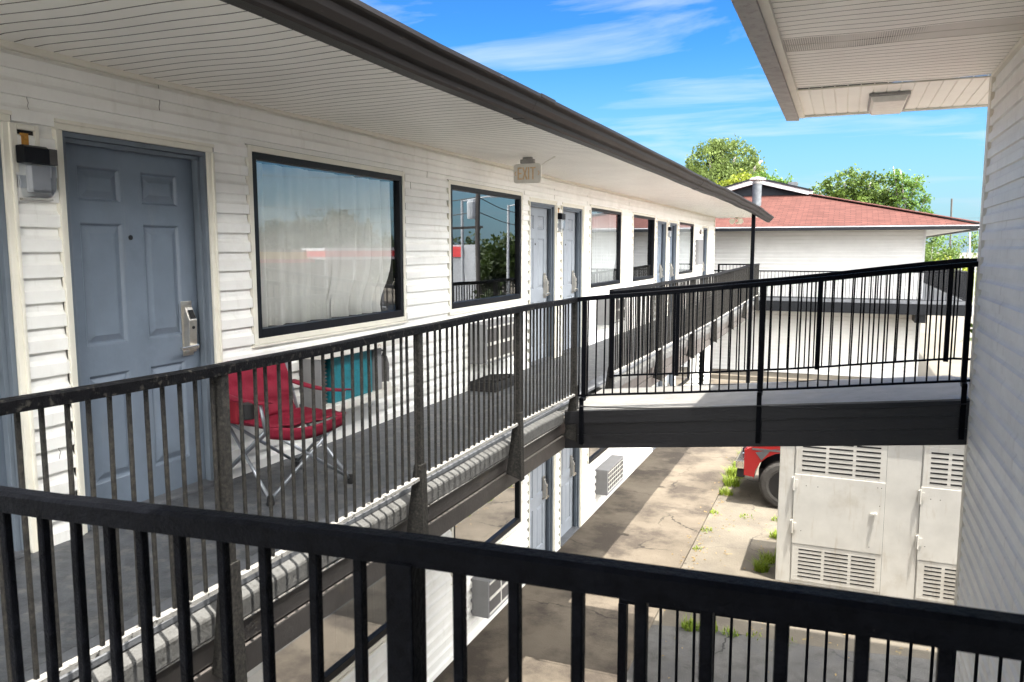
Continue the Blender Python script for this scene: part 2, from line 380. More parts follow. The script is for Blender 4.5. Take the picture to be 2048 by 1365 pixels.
# =================================================================== MOTEL (left building)
motel = thing('motel_building', (W, 10, ZG), 'long two storey motel wing with white lap siding and blue grey doors on the left', 'building')
DOORS = [(1.55,2.52),(2.828,3.80),(9.175,10.09),(10.39,11.29),(16.34,17.29),(17.60,18.45),(22.06,22.85)]
WINS = [(4.19,6.10),(7.02,8.87),(11.71,13.48),(14.34,16.10),(18.69,20.60)]
DZ = 2.065                                   # door opening height
WZ0, WZ1 = .885, 2.115                       # window sill and head above floor
LW = [(-1.6,.25)]
fW = lambda o, a, z: (W+o, a, z)
wall = MB()
ops = sorted([(a, c, 0, DZ) for a, c in DOORS]+[(a, c, WZ0, WZ1) for a, c in WINS+LW])
for (zf, ztop) in ((ZF, ZS), (ZG, -1.64)):
    prev = Y0
    for (a, c, lo, hi) in ops:
        siding(wall, fW, prev, a-.045, zf, ztop)
        if lo > 0: siding(wall, fW, a-.045, c+.045, zf, zf+lo-.045)
        siding(wall, fW, a-.045, c+.045, zf+hi+.045, ztop)
        prev = c+.045
    siding(wall, fW, prev, YE, zf, ztop)
wall.build('wall', M['siding'], motel, fix=False)
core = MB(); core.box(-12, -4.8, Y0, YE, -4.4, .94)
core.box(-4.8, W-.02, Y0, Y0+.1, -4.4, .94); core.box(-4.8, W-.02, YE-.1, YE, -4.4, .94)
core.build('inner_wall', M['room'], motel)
# corner board and seams between siding lengths
b = MB(); b.box(W-.02, W+.03, YE-.07, YE+.012, -1.48, .944); b.box(W-.02, W+.03, YE-.07, YE+.012, ZG, -1.66); b.build('corner_trim', M['trim'], motel)
M['crack'] = mat('seam_grey', (.3,.285,.255), .8, .1)  # plain grey of the thin cracks and seams in the siding
sd = [(3.45,.77,.935),(2.66,.655,.76),(6.55,.62,.78),(6.25,.50,.64),(10.05,.66,.8),(11.5,.66,.8),(14.0,.7,.86),(8.97,.60,.70),(6.35,-2.72,-2.62),(6.32,-3.55,-3.4),(6.75,-3.2,-3.1),(6.9,-2.8,-2.7),(2.7,-1.06,-.97)]
for (y, z0, z1) in sd:
    pts = [(W+.0205, y+.007*rnd.uniform(-1,1), z0+(z1-z0)*k/6) for k in range(7)]
    b = MB(); b.tube(pts, .0022, 5); b.build('siding_seam', M['crack'], motel)

# ---- doors
def door_parts(y0, y1, zf, m_slab, first):
    """one door as parts of the motel, built about its own sill corner"""
    w = y1-y0; x1 = W-.085; hgt = DZ-.03
    s = MB(); a0, a1 = .028, w-.028; z0, z1 = .02, hgt
    sw = a1-a0; st = .12*sw/.9; pw = (sw-3*st-.02)/2
    ya = [a0+st, a0+st+pw, a1-st-pw, a1-st]
    za = [.20,.80, .96,1.62, 1.735,1.915]
    ys = sorted(set([a0]+ya+[a1])); zs = [z0]+za+[z1]
    P = lambda o, a, z: (x1+o, y0+a, zf+z)
    for i in range(len(ys)-1):
        for j in range(len(zs)-1):
            A, B_, C_, D_ = ys[i], ys[i+1], zs[j], zs[j+1]
            if i in (1, 3) and j in (1, 3, 5):
                lev = [(0,0),(-.004,.006),(-.016,.014),(-.016,.022),(-.002,.055)]
                for (o, e), (o2, e2) in zip(lev, lev[1:]):
                    c1 = [P(o,A+e,C_+e),P(o,B_-e,C_+e),P(o,B_-e,D_-e),P(o,A+e,D_-e)]
                    c2 = [P(o2,A+e2,C_+e2),P(o2,B_-e2,C_+e2),P(o2,B_-e2,D_-e2),P(o2,A+e2,D_-e2)]
                    for k in range(4): s.quad(c1[k], c1[(k+1)%4], c2[(k+1)%4], c2[k])
                s.quad(*c2)
            else: s.quad(P(0,A,C_),P(0,B_,C_),P(0,B_,D_),P(0,A,D_))
    s.quad(P(-.04,a0,z0),P(0,a0,z0),P(0,a0,z1),P(-.04,a0,z1)); s.quad(P(-.04,a1,z0),P(0,a1,z0),P(0,a1,z1),P(-.04,a1,z1))
    s.box(x1-.06, x1-.045, y0+.01, y1-.01, zf, zf+DZ)
    d = s.build('door', m_slab, motel, fix=False)
    f = MB()
    for (p, q) in ((0, .026), (w-.026, w)):
        f.box(W-.13, W+.006, y0+p, y0+q, zf, zf+DZ-.026)
    f.box(W-.13, W+.006, y0, y1, zf+DZ-.026, zf+DZ)
    f.box(W-.055, W-.02, y1-.05, y1-.026, zf, zf+DZ-.03); f.box(W-.055, W-.02, y0+.026, y0+.04, zf, zf+DZ-.03); f.box(W-.055, W-.02, y0+.03, y1-.03, zf+DZ-.05, zf+DZ-.026)
    f.build('door_frame', M['doorframe'], d, bevel=.003)
    t = MB()
    for (p, q) in ((-.045, -.001), (w+.001, w+.045)):
        t.box(W, W+.022, y0+p, y0+q, zf, zf+DZ+.001); t.box(W, W+.034, y0+p+(.0 if p < 0 else .028), y0+p+(.016 if p < 0 else .044), zf, zf+DZ+.001)
    t.box(W, W+.022, y0-.045, y1+.045, zf+DZ+.002, zf+DZ+.05); t.box(W, W+.036, y0-.045, y1+.045, zf+DZ+.033, zf+DZ+.052)
    t.build('door_trim', M['trim'], d, bevel=.003)
    th = MB(); th.box(W-.1, W+.03, y0+.027, y1-.027, zf+.001, zf+.022); th.build('threshold', M['ledge'], d, bevel=.004)
    # electronic lock with sloped reader, thumb hole and lever
    yc = y1-.125; zl = zf+1.0
    l = MB(); l.box(x1, x1+.006, yc-.042, yc+.042, zl-.17, zl+.165)
    l.sweep([[(x1+.006, yc-.034, zl-.15+.0), (x1+.006, yc+.034, zl-.15), (x1+.042, yc+.03, zl-.145), (x1+.042, yc-.03, zl-.145)],
             [(x1+.006, yc-.034, zl-.08), (x1+.006, yc+.034, zl-.08), (x1+.050, yc+.03, zl-.08), (x1+.050, yc-.03, zl-.08)],
             [(x1+.006, yc-.034, zl+.05), (x1+.006, yc+.034, zl+.05), (x1+.056, yc+.03, zl+.05), (x1+.056, yc-.03, zl+.05)],
             [(x1+.006, yc-.030, zl+.135), (x1+.006, yc+.030, zl+.135), (x1+.022, yc+.027, zl+.13), (x1+.022, yc-.027, zl+.13)]])
    l.build('lock', M['steel'], d, bevel=.004)
    k = MB(); k.quad((x1+.0575,yc-.022,zl+.060),(x1+.0575,yc+.022,zl+.060),(x1+.034,yc+.020,zl+.112),(x1+.034,yc-.020,zl+.112))
    k.lathe((x1+.052, yc, zl+.005), [(.010,0),(.010,.0055)], 12, 'x'); k.build('card_reader', M['dark'], d, fix=False)
    v = MB(); v.lathe((x1+.05, yc, zl-.11), [(.016,-.004),(.016,.03)], 14, 'x'); v.bar((x1+.072,yc+.01,zl-.11),(x1+.075,yc-.125,zl-.114),.018,.022); v.build('lever_handle', M['chrome'], d, bevel=.004)
    e = MB(); e.lathe((x1, y0+w/2-.02, zf+1.545), [(.014,0),(.014,.004),(.008,.005)], 14, 'x'); e.build('peephole', M['rim'], d)
    return d
dl = ['blue grey six panel door nearest the wall lamp']
for i, (a, c) in enumerate(DOORS):
    d = door_parts(a, c, ZF, M['door'] if i < 2 or i > 3 else M['door_far'], i == 1)
    if i in (2, 3): d['label'] = 'paler grey door, weathered'
    if i < 6: door_parts(a, c, ZG, M['door_far'], False)

# ---- windows
def window(y0, y1, zf, kind):
    z0, z1 = zf+WZ0, zf+WZ1; fw = .045
    f = MB()
    for (p, q) in ((y0, y0+fw), (y1-fw, y1)): f.box(W-.06, W+.020, p, q, z0, z1)
    f.box(W-.06, W+.020, y0+fw, y1-fw, z0, z0+.06); f.box(W-.06, W+.020, y0+fw, y1-fw, z1-fw, z1)
    fr = f.build('window', M['frameblack'], motel, bevel=.004)
    t = MB(); tw = .04
    t.box(W, W+.026, y0-tw, y0-.001, z0-tw, z1+tw); t.box(W, W+.026, y1+.001, y1+tw, z0-tw, z1+tw)
    t.box(W, W+.026, y0, y1, z0-tw, z0-.001); t.box(W, W+.026, y0, y1, z1+.001, z1+tw)
    t.box(W, W+.034, y0-tw-.012, y1+tw+.012, z0-tw-.018, z0-tw-.002)
    t.build('window_trim', M['trim'], fr, bevel=.003)
    g = MB(); xg = W-.012; g.quad((xg,y0+fw,z0+.06),(xg,y1-fw,z0+.06),(xg,y1-fw,z1-fw),(xg,y0+fw,z1-fw)); g.build('pane', M['glassfilm'] if zf < -3 else M['glassclear'] if kind == 'full' and y0 < 5 else M['glass'], fr, fix=False)
    if kind:
        c = MB(); ny, nz = 220, 16
        span = {'full': (.03, .955), 'right': (.5, .97), 'left': (.03, .62)}[kind]
        ya, yb = y0+(y1-y0)*span[0], y0+(y1-y0)*span[1]
        grid = []
        for j in range(nz+1):
            t_ = j/nz; row = []
            for i in range(ny+1):
                u = i/ny; s_ = ya+(yb-ya)*u
                fold = .034*(abs(math.sin(u*23+1.3*math.sin(u*7)))**.6*2-1)+.008*math.sin(u*83+2)+.003*math.sin(u*140)
                pinch = 1-.12*math.exp(-((t_-.05)/.2)**2)*(1 if u > .5 else .3)
                y_ = ya+(s_-ya)*pinch if kind == 'full' else s_
                row.append((W-.078+.95*fold*(.7+.5*(1-t_)), y_, z0+.062+(z1-z0-.115)*t_))
            grid.append(row)
        for j in range(nz):
            for i in range(ny): c.quad(grid[j][i], grid[j][i+1], grid[j+1][i+1], grid[j+1][i])
        c.build('curtain', M['curtain'] if kind != 'right' else M['curtaing'], fr, smooth=True, fix=True)
    return fr
for i, (a, c) in enumerate(WINS):
    window(a, c, ZF, ('full', None, 'full', None, 'full')[i])
    window(a, c, ZG, ('right', None, None, None, None)[i])
window(*LW[0], ZF, None)

# ---- soffit, roof, gutter
def wob(x, y): return .006*math.sin(y*2.1+x*3)+.005*math.sin(y*5.3+x*7)+.004*math.sin(y*.9-x*4)
b = MB(); y = Y0-.5; nx = 10
xs = [W+.0+(1.425)*i/nx for i in range(nx+1)]
ylines = []
pitch = .100
while y < YW+.2:
    for dy, dz in ((0,0),(pitch*.91,0),(pitch*.911,.045),(pitch*.999,.045)): ylines.append((y+dy, dz))
    y += pitch
rows = [[(x, yy+(.014*math.sin(x*2.6+yy*.7)+.007*math.sin(x*6.1-yy*2.3))*(1 if 0 < i < nx else 0), ZS+dz+wob(x, yy)*.6) for i, x in enumerate(xs)] for yy, dz in ylines]
for r0, r1 in zip(rows, rows[1:]):
    for i in range(nx):
        b.quad(r0[i], r0[i+1], r1[i+1], r1[i])
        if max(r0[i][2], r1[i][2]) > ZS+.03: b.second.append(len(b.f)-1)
b.build('soffit', M['soffit'], motel, fix=False, mat2=M['groove_shade'])
b = MB(); b.box(W-.01, W+.04, Y0, YE, ZS-.028, ZS+.05); b.build('soffit_trim', M['trim'], motel, bevel=.006)
def sag(y): return 0 if y < 15 else -.014*(y-15)/5 if y < 20 else -.014-.022*(y-20)
gp = [(-2.215,.925),(-2.13,.922),(-2.118,.935),(-2.112,.962),(-2.075,.975),(-2.05,1.005),(-2.042,1.035),(-2.012,1.048),(-2.004,1.056),(-2.004,1.078),(-2.02,1.078),(-2.022,1.06),(-2.055,1.05),(-2.19,1.05),(-2.215,1.06)]
def gut(ya, yb, grow=0):
    s = []; n = max(2, int((yb-ya)/.6))
    for i in range(n+1):
        yy = ya+(yb-ya)*i/n; dx = .006*math.sin(yy*1.3)+.004*math.sin(yy*3.1); dz = sag(yy)+.005*math.sin(yy*.9)+.003*math.sin(yy*2.7)
        cx = -2.11; cz = 1.0
        s.append([(cx+(x-cx)*(1+grow)+dx, yy, cz+(z-cz)*(1+grow)+dz) for x, z in gp])
    return s
b = MB(); b.sweep(gut(Y0-.6, 24.9)); g = b.build('gutter', M['gutter'], motel)
for yy in (5.3, 12.4, 20.9):
    b = MB(); b.sweep(gut(yy, yy+.28 if yy < 20 else yy+.6, .05)); b.build('gutter_joint', M['gutter'], g)
b = MB(); b.sweep([[(-2.03,yy,1.062+sag(yy)),(-2.03,yy,1.082+sag(yy)),(-7.6,yy,2.52),(-7.6,yy,2.40)] for yy in (Y0-.6, 8, 16, 20, 24.85)])
b.sweep([[(-2.24,yy,ZS+.012),(-2.19,yy,ZS+.012),(-2.19,yy,1.055+sag(yy)),(-2.24,yy,1.08+sag(yy))] for yy in (Y0-.6, 16, 20, 24.8)])
b.build('roof', M['shingle'], motel)
# roof post at the far corner
b = MB(); b.box(-2.31, -2.215, 21.75, 21.85, ZG, .93); b.build('roof_post', M['black'], motel, bevel=.006)
b = MB()
for yy in (2.6, 8.0): pass
# ---- upper walkway slab, deck edge, beams
b = MB(); b.box(-4.8, -2.60, Y0, YW, -1.60, ZF); b.build('walkway_floor', M['floor'], motel)
b = MB(); b.prism([(-2.60,-1.482),(-2.515,-1.525),(-2.515,-1.55),(-2.60,-1.55)], 'y', Y0, YW); b.build('floor_ledge', M['ledge'], motel)
def edge_sec(y):
    dz = .004*math.sin(y*2.3)+.003*math.sin(y*6.1); dx = .004*math.sin(y*3.7)
    P = [(-2.53,-1.552),(-2.466,-1.566),(-2.455,-1.571),(-2.450,-1.582),(-2.450,-1.662),(-2.454,-1.668),(-2.53,-1.668)]
    return [(x+dx*(x > -2.5), y, z+dz) for x, z in P]
b = MB()
def yr(a, c, n): return [a+(c-a)*i/n for i in range(n+1)]
b.sweep([edge_sec(y) for y in yr(Y0, 7.12, 40)]); b.sweep([edge_sec(y) for y in yr(8.5, YW, 50)])
b.build('deck_edge', M['edge'], motel)
b = MB()
b.box(-2.56, -2.475, Y0, YW, -1.80, -1.672); b.box(-2.56, -2.455, Y0, YW, -1.94, -1.812); b.box(-2.56, -2.49, Y0, YW, -1.8125, -1.7995)
b.build('deck_beam', M['beam'], motel, bevel=.004)
b = MB(); b.box(-2.55,-2.452,Y0,7.1,-1.680,-1.6725); b.build('beam_flashing', M['whitecap'], motel)
b = MB(); b.box(-3.6, -2.565, Y0, YW, -1.66, -1.615); b.box(-2.60, -2.562, Y0, YW, -1.985, -1.80); b.build('walkway_soffit', M['siding'], motel)

# =================================================================== RAILINGS
def railing(name_label, pts, hgt, spacing, posts, size, rails, mats, group='black balustrades', rw=.045, rh=.042, brackets=None, off=0, curve=None, botw=.03, both=.018):
    """pts: polyline of the top rail's upper face (x,y,z); posts: distances along it"""
    P = [Vector(p) for p in pts]
    L = [0]
    for a, c in zip(P, P[1:]): L.append(L[-1]+(c-a).length)
    def at(s):
        s = max(0, min(L[-1], s))
        for i in range(len(P)-1):
            if s <= L[i+1]+1e-9: return P[i]+(P[i+1]-P[i])*((s-L[i])/(L[i+1]-L[i]))
        return P[-1]
    d = (P[-1]-P[0]).normalized()
    r = thing('railing', (P[0].x, P[0].y, P[0].z-hgt), name_label, 'railing', group)
    o = ORG[r]
    n = max(2, int(L[-1]/.35)); secs = []; secb = []
    side = Vector((d.y, -d.x, 0)).normalized()
    for i in range(n+1):
        c = at(L[-1]*i/n); w = .0025*math.sin(i*1.9)+.002*math.sin(i*.7+1); c = c+Vector((0,0,w))+side*w*1.5
        secs.append([c-side*rw/2-Vector((0,0,rh)), c+side*rw/2-Vector((0,0,rh)), c+side*rw/2-Vector((0,0,.006)), c+side*(rw/2-.006), c-side*(rw/2-.006), c-side*rw/2-Vector((0,0,.006))])
        q = c-Vector((0,0,hgt-.055)); secb.append([q-side*botw/2-Vector((0,0,both)), q+side*botw/2-Vector((0,0,both)), q+side*botw/2, q-side*botw/2])
    b = MB(); b.sweep(secs); b.build('top_rail', mats[0], r)
    b = MB(); b.sweep(secb); b.build('bottom_rail', mats[2], r)
    bl = MB(); hb = hgt-.055-rh+.012; s2 = size/2
    bl.box(-s2, s2, -s2, s2, 0, hb); mb_ = bl
    me = bpy.data.meshes.new('baluster'); bm = bmesh.new()
    me.from_pydata(mb_.v, [], mb_.f); bm.from_mesh(me); bmesh.ops.recalc_face_normals(bm, faces=bm.faces)
    if size > .012: bmesh.ops.bevel(bm, geom=list(bm.edges), offset=size*.12, segments=1, affect='EDGES')
    bm.to_mesh(me); bm.free(); me.materials.append(mats[1])
    cnt = 0; s = spacing*.5+off; extra = MB()
    ang = math.atan2(d.y, d.x)
    while s < L[-1]-.02:
        if all(abs(s-p) > spacing*.28 for p in posts):
            c = at(s)
            rel = (c.x-o.x+rnd.uniform(-.002,.002), c.y-o.y, c.z-o.z-hgt+.055-.006)
            if cnt < 100:
                q = part('baluster', me, r, rel); q.rotation_euler = (rnd.uniform(-.006,.006), rnd.uniform(-.006,.006), ang)
            else: extra.box(o.x+rel[0]-s2, o.x+rel[0]+s2, o.y+rel[1]-s2, o.y+rel[1]+s2, o.z+rel[2], o.z+rel[2]+hb)
            cnt += 1
        s += spacing
    if extra.v: tag(extra.build('baluster', mats[1], r), kind='stuff')
    for p in posts:
        c = at(p); bx = MB(); bx.box(c.x-.021, c.x+.021, c.y-.021, c.y+.021, c.z-hgt+.02, c.z-rh+.002)
        if brackets: brackets(bx, c)
        bx.build('post', mats[1], r, bevel=.003)
    return r
def brk_left(bx, c):
    zt = c.z-1.0
    for x0, x1, e in ((-.021,.021,-.034),(-.021,.021,.026)):
        bx.sweep([[(RX+x0,c.y+e,zt+.15),(RX+x1,c.y+e,zt+.15),(RX+x1,c.y+e+.008,zt+.15),(RX+x0,c.y+e+.008,zt+.15)],
                  [(RX+x0-.03,c.y+e,zt-.06),(RX+x1+.005,c.y+e,zt-.06),(RX+x1+.005,c.y+e+.008,zt-.06),(RX+x0-.03,c.y+e+.008,zt-.06)],
                  [(RX+x0-.07,c.y+e,zt-.36),(RX+x1+.012,c.y+e,zt-.40),(RX+x1+.012,c.y+e+.008,zt-.40),(RX+x0-.07,c.y+e+.008,zt-.36)]])
    bx.sweep([[(RX+.022,c.y-.034,zt+.15),(RX+.030,c.y-.034,zt+.15),(RX+.030,c.y+.034,zt+.15),(RX+.022,c.y+.034,zt+.15)],
              [(RX+.027,c.y-.034,zt-.06),(RX+.035,c.y-.034,zt-.06),(RX+.035,c.y+.034,zt-.06),(RX+.027,c.y+.034,zt-.06)],
              [(RX+.034,c.y-.036,zt-.41),(RX+.042,c.y-.036,zt-.41),(RX+.042,c.y+.036,zt-.41),(RX+.034,c.y+.036,zt-.41)]])
ZT = -.455
railing('black railing along the near stretch of upper walkway, in front of the red chair', [(RX,1.25,ZT),(RX,2.5,ZT-.016),(RX,4.15,ZT-.006),(RX,5.75,ZT+.010),(RX,7.2,ZT-.004)], .985, .0825, [.02,1.26,2.90,4.50,5.93], .014, None, (M['black_worn'], M['rail_dusty'], M['whitecap']), brackets=brk_left, off=.012, rw=.05, rh=.045, botw=.036, both=.02)
railing('long black railing of the upper walkway beyond the second footbridge', [(RX,8.45,-.445),(RX,11.6,-.46),(RX,16,-.475),(RX,20,-.44),(RX,22.2,-.41),(RX,24.6,-.42)], .985, .0825, [.02,2.6,5.2,7.8,10.4,13.0,16.1], .014, None, (M['black_worn'], M['rail_dusty'], M['whitecap']), brackets=brk_left, rw=.05, rh=.045, botw=.036)
railing('short black railing closing the far end of the upper walkway', [(-3.55,24.62,-.44),(RX-.06,24.62,-.43)], .985, .10, [.02], .014, None, (M['black'], M['black'], M['black']))

# =================================================================== FOOTBRIDGES
def deckz(x): return -1.545+.107*(x+2.36)
def bridge(y0, y1, zf, label, xl=-2.445, xr=.985):
    r = thing('footbridge', (xl, (y0+y1)/2, zf(xl)), label, 'footbridge', 'footbridges between the two buildings')
    def slab(za, zb_, ya, yb): return [[(x,ya,zf(x)+za),(x,yb,zf(x)+za),(x,yb,zf(x)+zb_),(x,ya,zf(x)+zb_)] for x in yr(xl, xr, 8)]
    b = MB(); b.sweep(slab(-.05, 0, y0+.015, y1-.015)); b.build('deck', M['bridgedeck'], r)
    for ya, yb in ((y0, y0+.05), (y1-.05, y1)):
        b = MB(); b.sweep(slab(-.13, -.012, ya, yb)); b.build('edge_board', M['beamblack'], r, bevel=.003)
        s = .015 if ya == y0 else 0
        b = MB(); b.sweep(slab(-.245, -.142, ya+.02-s*.0, yb+.0)); b.build('beam', M['beamblack'], r, bevel=.003)
        b = MB(); b.sweep(slab(-.38, -.2455, ya+.018, yb-.004)); b.sweep(slab(-.1415, -.1305, ya+.004, yb-.004)); b.build('beam', M['beamblack'], r, bevel=.003)
    b = MB(); b.sweep(slab(-.10, -.052, y0+.06, y1-.06)); b.build('deck_soffit', M['beamblack'], r)
    return r
bridge(7.14, 8.46, deckz, 'black footbridge with pale deck crossing to the right hand building, further of the two')
nz = lambda x: -1.46+.03*(x+2.36)
bridge(-.45, .985, nz, 'footbridge under the photographer, nearest the camera')
def brk_bridge(bx, c):
    bx.box(c.x-.018, c.x+.018, c.y-.11, c.y-.07, c.z-1.37, c.z-1.0)
    bx.bar((c.x,c.y-.005,c.z-.93),(c.x,c.y-.09,c.z-1.03),.036,.03)
bz = lambda x: deckz(x)+1.085
def brk_bridge_near(bx, c):
    bx.box(c.x-.02, c.x+.02, c.y-.085, c.y-.061, c.z-1.42, c.z-.98)
    bx.box(c.x-.02, c.x+.02, c.y-.085, c.y+.01, c.z-1.0, c.z-.965)
railing('black railing on the near side of the further footbridge', [(-2.36,7.2,bz(-2.36)),(-.64,7.2,bz(-.64)-.005),(.985,7.2,bz(.985)+.01)], 1.0, .0832, [.09,1.73,3.305], .013, None, (M['black'],)*3, brackets=brk_bridge_near, rw=.05, rh=.042)
railing('black railing on the far side of the further footbridge', [(-2.36,8.4,bz(-2.36)),(-.64,8.4,bz(-.64)-.01),(.985,8.4,bz(.985)+.02),(2.1,8.4,bz(.985)+.02)], .985, .0832, [.03,.75,2.16,3.3,4.4], .013, None, (M['black'],)*3, rw=.05, rh=.042)
railing('black railing across the foreground on the nearest footbridge', [(-2.36,.922,-.452),(-1.40,.922,-.432),(-.384,.922,-.389),(.207,.922,-.380),(.985,.922,-.368)], 1.03, .0832, [.02,1.812,3.3], .0155, None, (M['black'],)*3, rw=.037, rh=.037, off=.027)
land = thing('stair_landing', (-.95,3.0,-2.8), 'black railed stair landing below the nearest footbridge, seen through its bars', 'stair landing')
b = MB(); b.box(-.97,.985,2.3,3.70,-2.82,-2.72); b.build('landing_floor', M['ledge'], land)
for (x, y) in ((-.93,2.36),(-.93,3.64)):
    b = MB(); b.box(x-.035,x+.035,y-.035,y+.035,-4.33,-2.821); b.build('support_post', M['black'], land)
railing('thin black railing of the stair landing below the nearest footbridge', [(-.955,3.65,-1.715),(.97,3.65,-1.635)], 1.02, .0832, [.02,1.9], .0125, None, (M['black'],)*3, group='black balustrades', rw=.022, rh=.022, off=-.0)
# cables sagging under the bottom rail
def sagpts(p, q, d, n=12): return [tuple(Vector(p).lerp(Vector(q), i/n)-Vector((0,0,d*4*(i/n)*(1-i/n)))) for i in range(n+1)]
b = MB(); b.tube(sagpts((-2.27,7.09,-1.49),(-.64,7.09,-1.36),.02), .006, 6); b.tube(sagpts((-.64,7.09,-1.36),(.95,7.09,-1.22),.03), .006, 6)
tag(b.build('cable', M['rubber']), 'thin black cable sagging along the foot of the further footbridge railing', 'cable')
b = MB(); b.tube(sagpts((-1.55,8.38,-1.42),(-.2,8.38,-1.30),.03), .005, 6); b.tube(sagpts((-.2,8.38,-1.30),(.95,8.38,-1.20),.03), .005, 6)
tag(b.build('cable', M['rubber']), 'black wire strung behind the bars on the far side of the further footbridge', 'cable')

# =================================================================== THINGS ON THE MOTEL WALL
# wall lamps
lamp = thing('wall_lamp', (W, 2.595, ZF), 'broken wall lamp with open junction box beside the nearest blue door', 'wall lamp', 'wall lamps between the doors')
def L_(x0, x1, y0, y1, z0, z1, mb): mb.box(W+x0, W+x1, 2.595+y0, 2.595+y1, z0, z1)
b = MB(); L_(.0,.04,-.012,.013,.36,.585,b); L_(.0,.04,.125,.15,.36,.585,b); L_(.0,.04,.014,.124,.56,.585,b); b.build('junction_box', M['trim'], lamp, bevel=.003)
b = MB(); L_(.016,.02,.014,.124,.36,.559,b); b.build('cavity', M['dark'], lamp)
b = MB(); L_(.021,.034,.04,.085,.49,.545,b); b.build('terminal', M['orange'], lamp)
b = MB(); b.prism([(W+.041,.402),(W+.125,.402),(W+.125,.475),(W+.10,.485),(W+.041,.485)], 'y', 2.590, 2.745); h_ = b.build('housing', M['frameblack'], lamp, bevel=.006)
b = MB(); b.box(W+.041, W+.115, 2.7455, 2.80, .402, .478); b.lathe((W+.1155, 2.772, .445), [(.009,0),(.009,.004)], 10, 'x'); b.build('photocell', M['darkbrown'], h_, bevel=.004)
b = MB(); b.sweep([[(W+.03,2.60,.40),(W+.118,2.60,.40),(W+.118,2.79,.40),(W+.03,2.79,.40)],[(W+.03,2.61,.285),(W+.112,2.615,.285),(W+.112,2.785,.285),(W+.03,2.785,.285)],[(W+.03,2.615,.245),(W+.085,2.625,.25),(W+.085,2.775,.25),(W+.03,2.78,.245)]])
b.build('lens', M['lens'], lamp, bevel=.01)
b = MB(); b.box(W+.018, W+.028, 2.60, 2.79, .235, .40); b.box(W+.03,W+.09,2.65,2.765,.27,.395); b.build('reflector', M['white'], lamp, bevel=.004)
b = MB(); b.bar((W+.05,2.60,.236),(W+.05,2.79,.240),.03,.01); b.build('clip', M['steel'], lamp)
lamp.scale = (.75,.82,1); lamp.location.y = 2.575
for (y, lb) in ((10.15,'wall lamp with a clear lens between the pair of pale grey doors'),(17.36,'wall lamp between the two far blue grey doors'),):
    copy_thing(lamp, (W, y, ZF), lb)
b = MB(); b.box(W, W+.05, 21.55, 21.63, .40, .52)
tag(b.build('junction_box', M['storewall'], bevel=.004), 'small brown junction box high on the wall near the last door', 'junction box')
b = MB(); b.box(W+.018, W+.09, 20.92, 21.72, -.40, .25); b.box(W+.09, W+.1, 20.98, 21.66, -.35, .2)
tag(b.build('electrical_panel', M['acgrey'], bevel=.006), 'grey electrical panel on the siding before the last door', 'electrical panel')

# air conditioners
def ac_closed(y, zf, label, style):
    a = thing('air_conditioner', (W, y, zf+.28), label, 'air conditioner', 'through wall air conditioners')
    d = .22; w = 1.02; h = .42; z0 = zf+.28
    b = MB()
    b.box(W, W+d, y, y+.025, z0, z0+h); b.box(W, W+d, y+w-.025, y+w, z0, z0+h); b.box(W, W+d+.004, y+.0255, y+w-.0255, z0+h-.03, z0+h); b.box(W, W+d, y+.0255, y+w-.0255, z0, z0+.03)
    b.box(W, W+.03, y+.03, y+w-.03, z0+.03, z0+h-.03); b.build('case', M['acgrey'], a, bevel=.006)
    if style == 'slot':
        b = MB()
        for (za, zb_) in ((.05, .19), (.225, .37)): b.box(W+d-.05, W+d-.002, y+.03, y+w-.03, z0+za, z0+zb_)
        g = b.build('grille', M['darkbrown'], a)
        b = MB()
        for (za, zb_) in ((.03, .05), (.192, .223), (.371, .389)): b.box(W+d-.02, W+d+.006, y+.028, y+w-.028, z0+za, z0+zb_)
        for k in range(1, 3): b.box(W+d-.019, W+d+.005, y+w*k/3-.01, y+w*k/3+.01, z0+.05, z0+.371)
        b.build('grille_frame', M['acwhite'], a)
    else:
        b = MB(); b.box(W+.04, W+d-.04, y+.04, y+w-.04, z0+.035, z0+h-.035); b.build('coil', M['darkbrown'], a)
        b = MB()
        for k in range(9): b.box(W+d-.01, W+d-.002, y+.03+k*(w-.07)/8, y+.04+k*(w-.07)/8, z0+.03, z0+h-.03)
        for k in range(5): b.box(W+d-.002, W+d+.006, y+.03, y+w-.03, z0+.05+k*(h-.11)/4, z0+.06+k*(h-.11)/4)
        b.build('wire_guard', M['acwhite'], a)
    return a
ac_closed(7.42, ZF, 'grey upper floor air conditioner with two slotted bands, behind the railing', 'slot')
ac_closed(7.45, ZG, 'grey ground floor air conditioner near the foreground rail, side stained with rust', 'slot')
ac_closed(12.13, ZG, 'grey ground floor air conditioner with a cream wire guard, under the footbridge', 'wire')
ac_closed(12.1, ZF, 'upper floor air conditioner beyond the pale grey doors, mostly behind bars', 'slot')
a = thing('air_conditioner', (W, 4.62, -1.2), 'gutted air conditioner showing its teal coil beside the red chair', 'air conditioner', 'through wall air conditioners')
b = MB(); b.box(W, W+.20, 4.62, 4.645, -1.2, -.785); b.build('side_panel', M['acgrey'], a, bevel=.004)
b = MB(); b.box(W, W+.235, 4.60, 5.72, -.783, -.74); b.build('top_ledge', M['acwhite'], a, bevel=.005)
b = MB(); b.box(W, W+.21, 4.646, 5.66, -1.2, -1.145); b.build('tray', M['acwhite'], a, bevel=.004)
b = MB(); b.box(W+.018, W+.03, 4.646, 5.66, -1.144, -.784); b.build('back_plate', M['dark'], a)
b = MB(); b.box(W+.03, W+.15, 4.83, 5.36, -1.143, -.80); b.build('coil', M['teal'], a)
b = MB()
for k in range(12): b.box(W+.03, W+.12, 4.70, 4.80, -1.14+k*.028, -1.128+k*.028)
b.build('tube_bundle', M['darkbrown'], a)
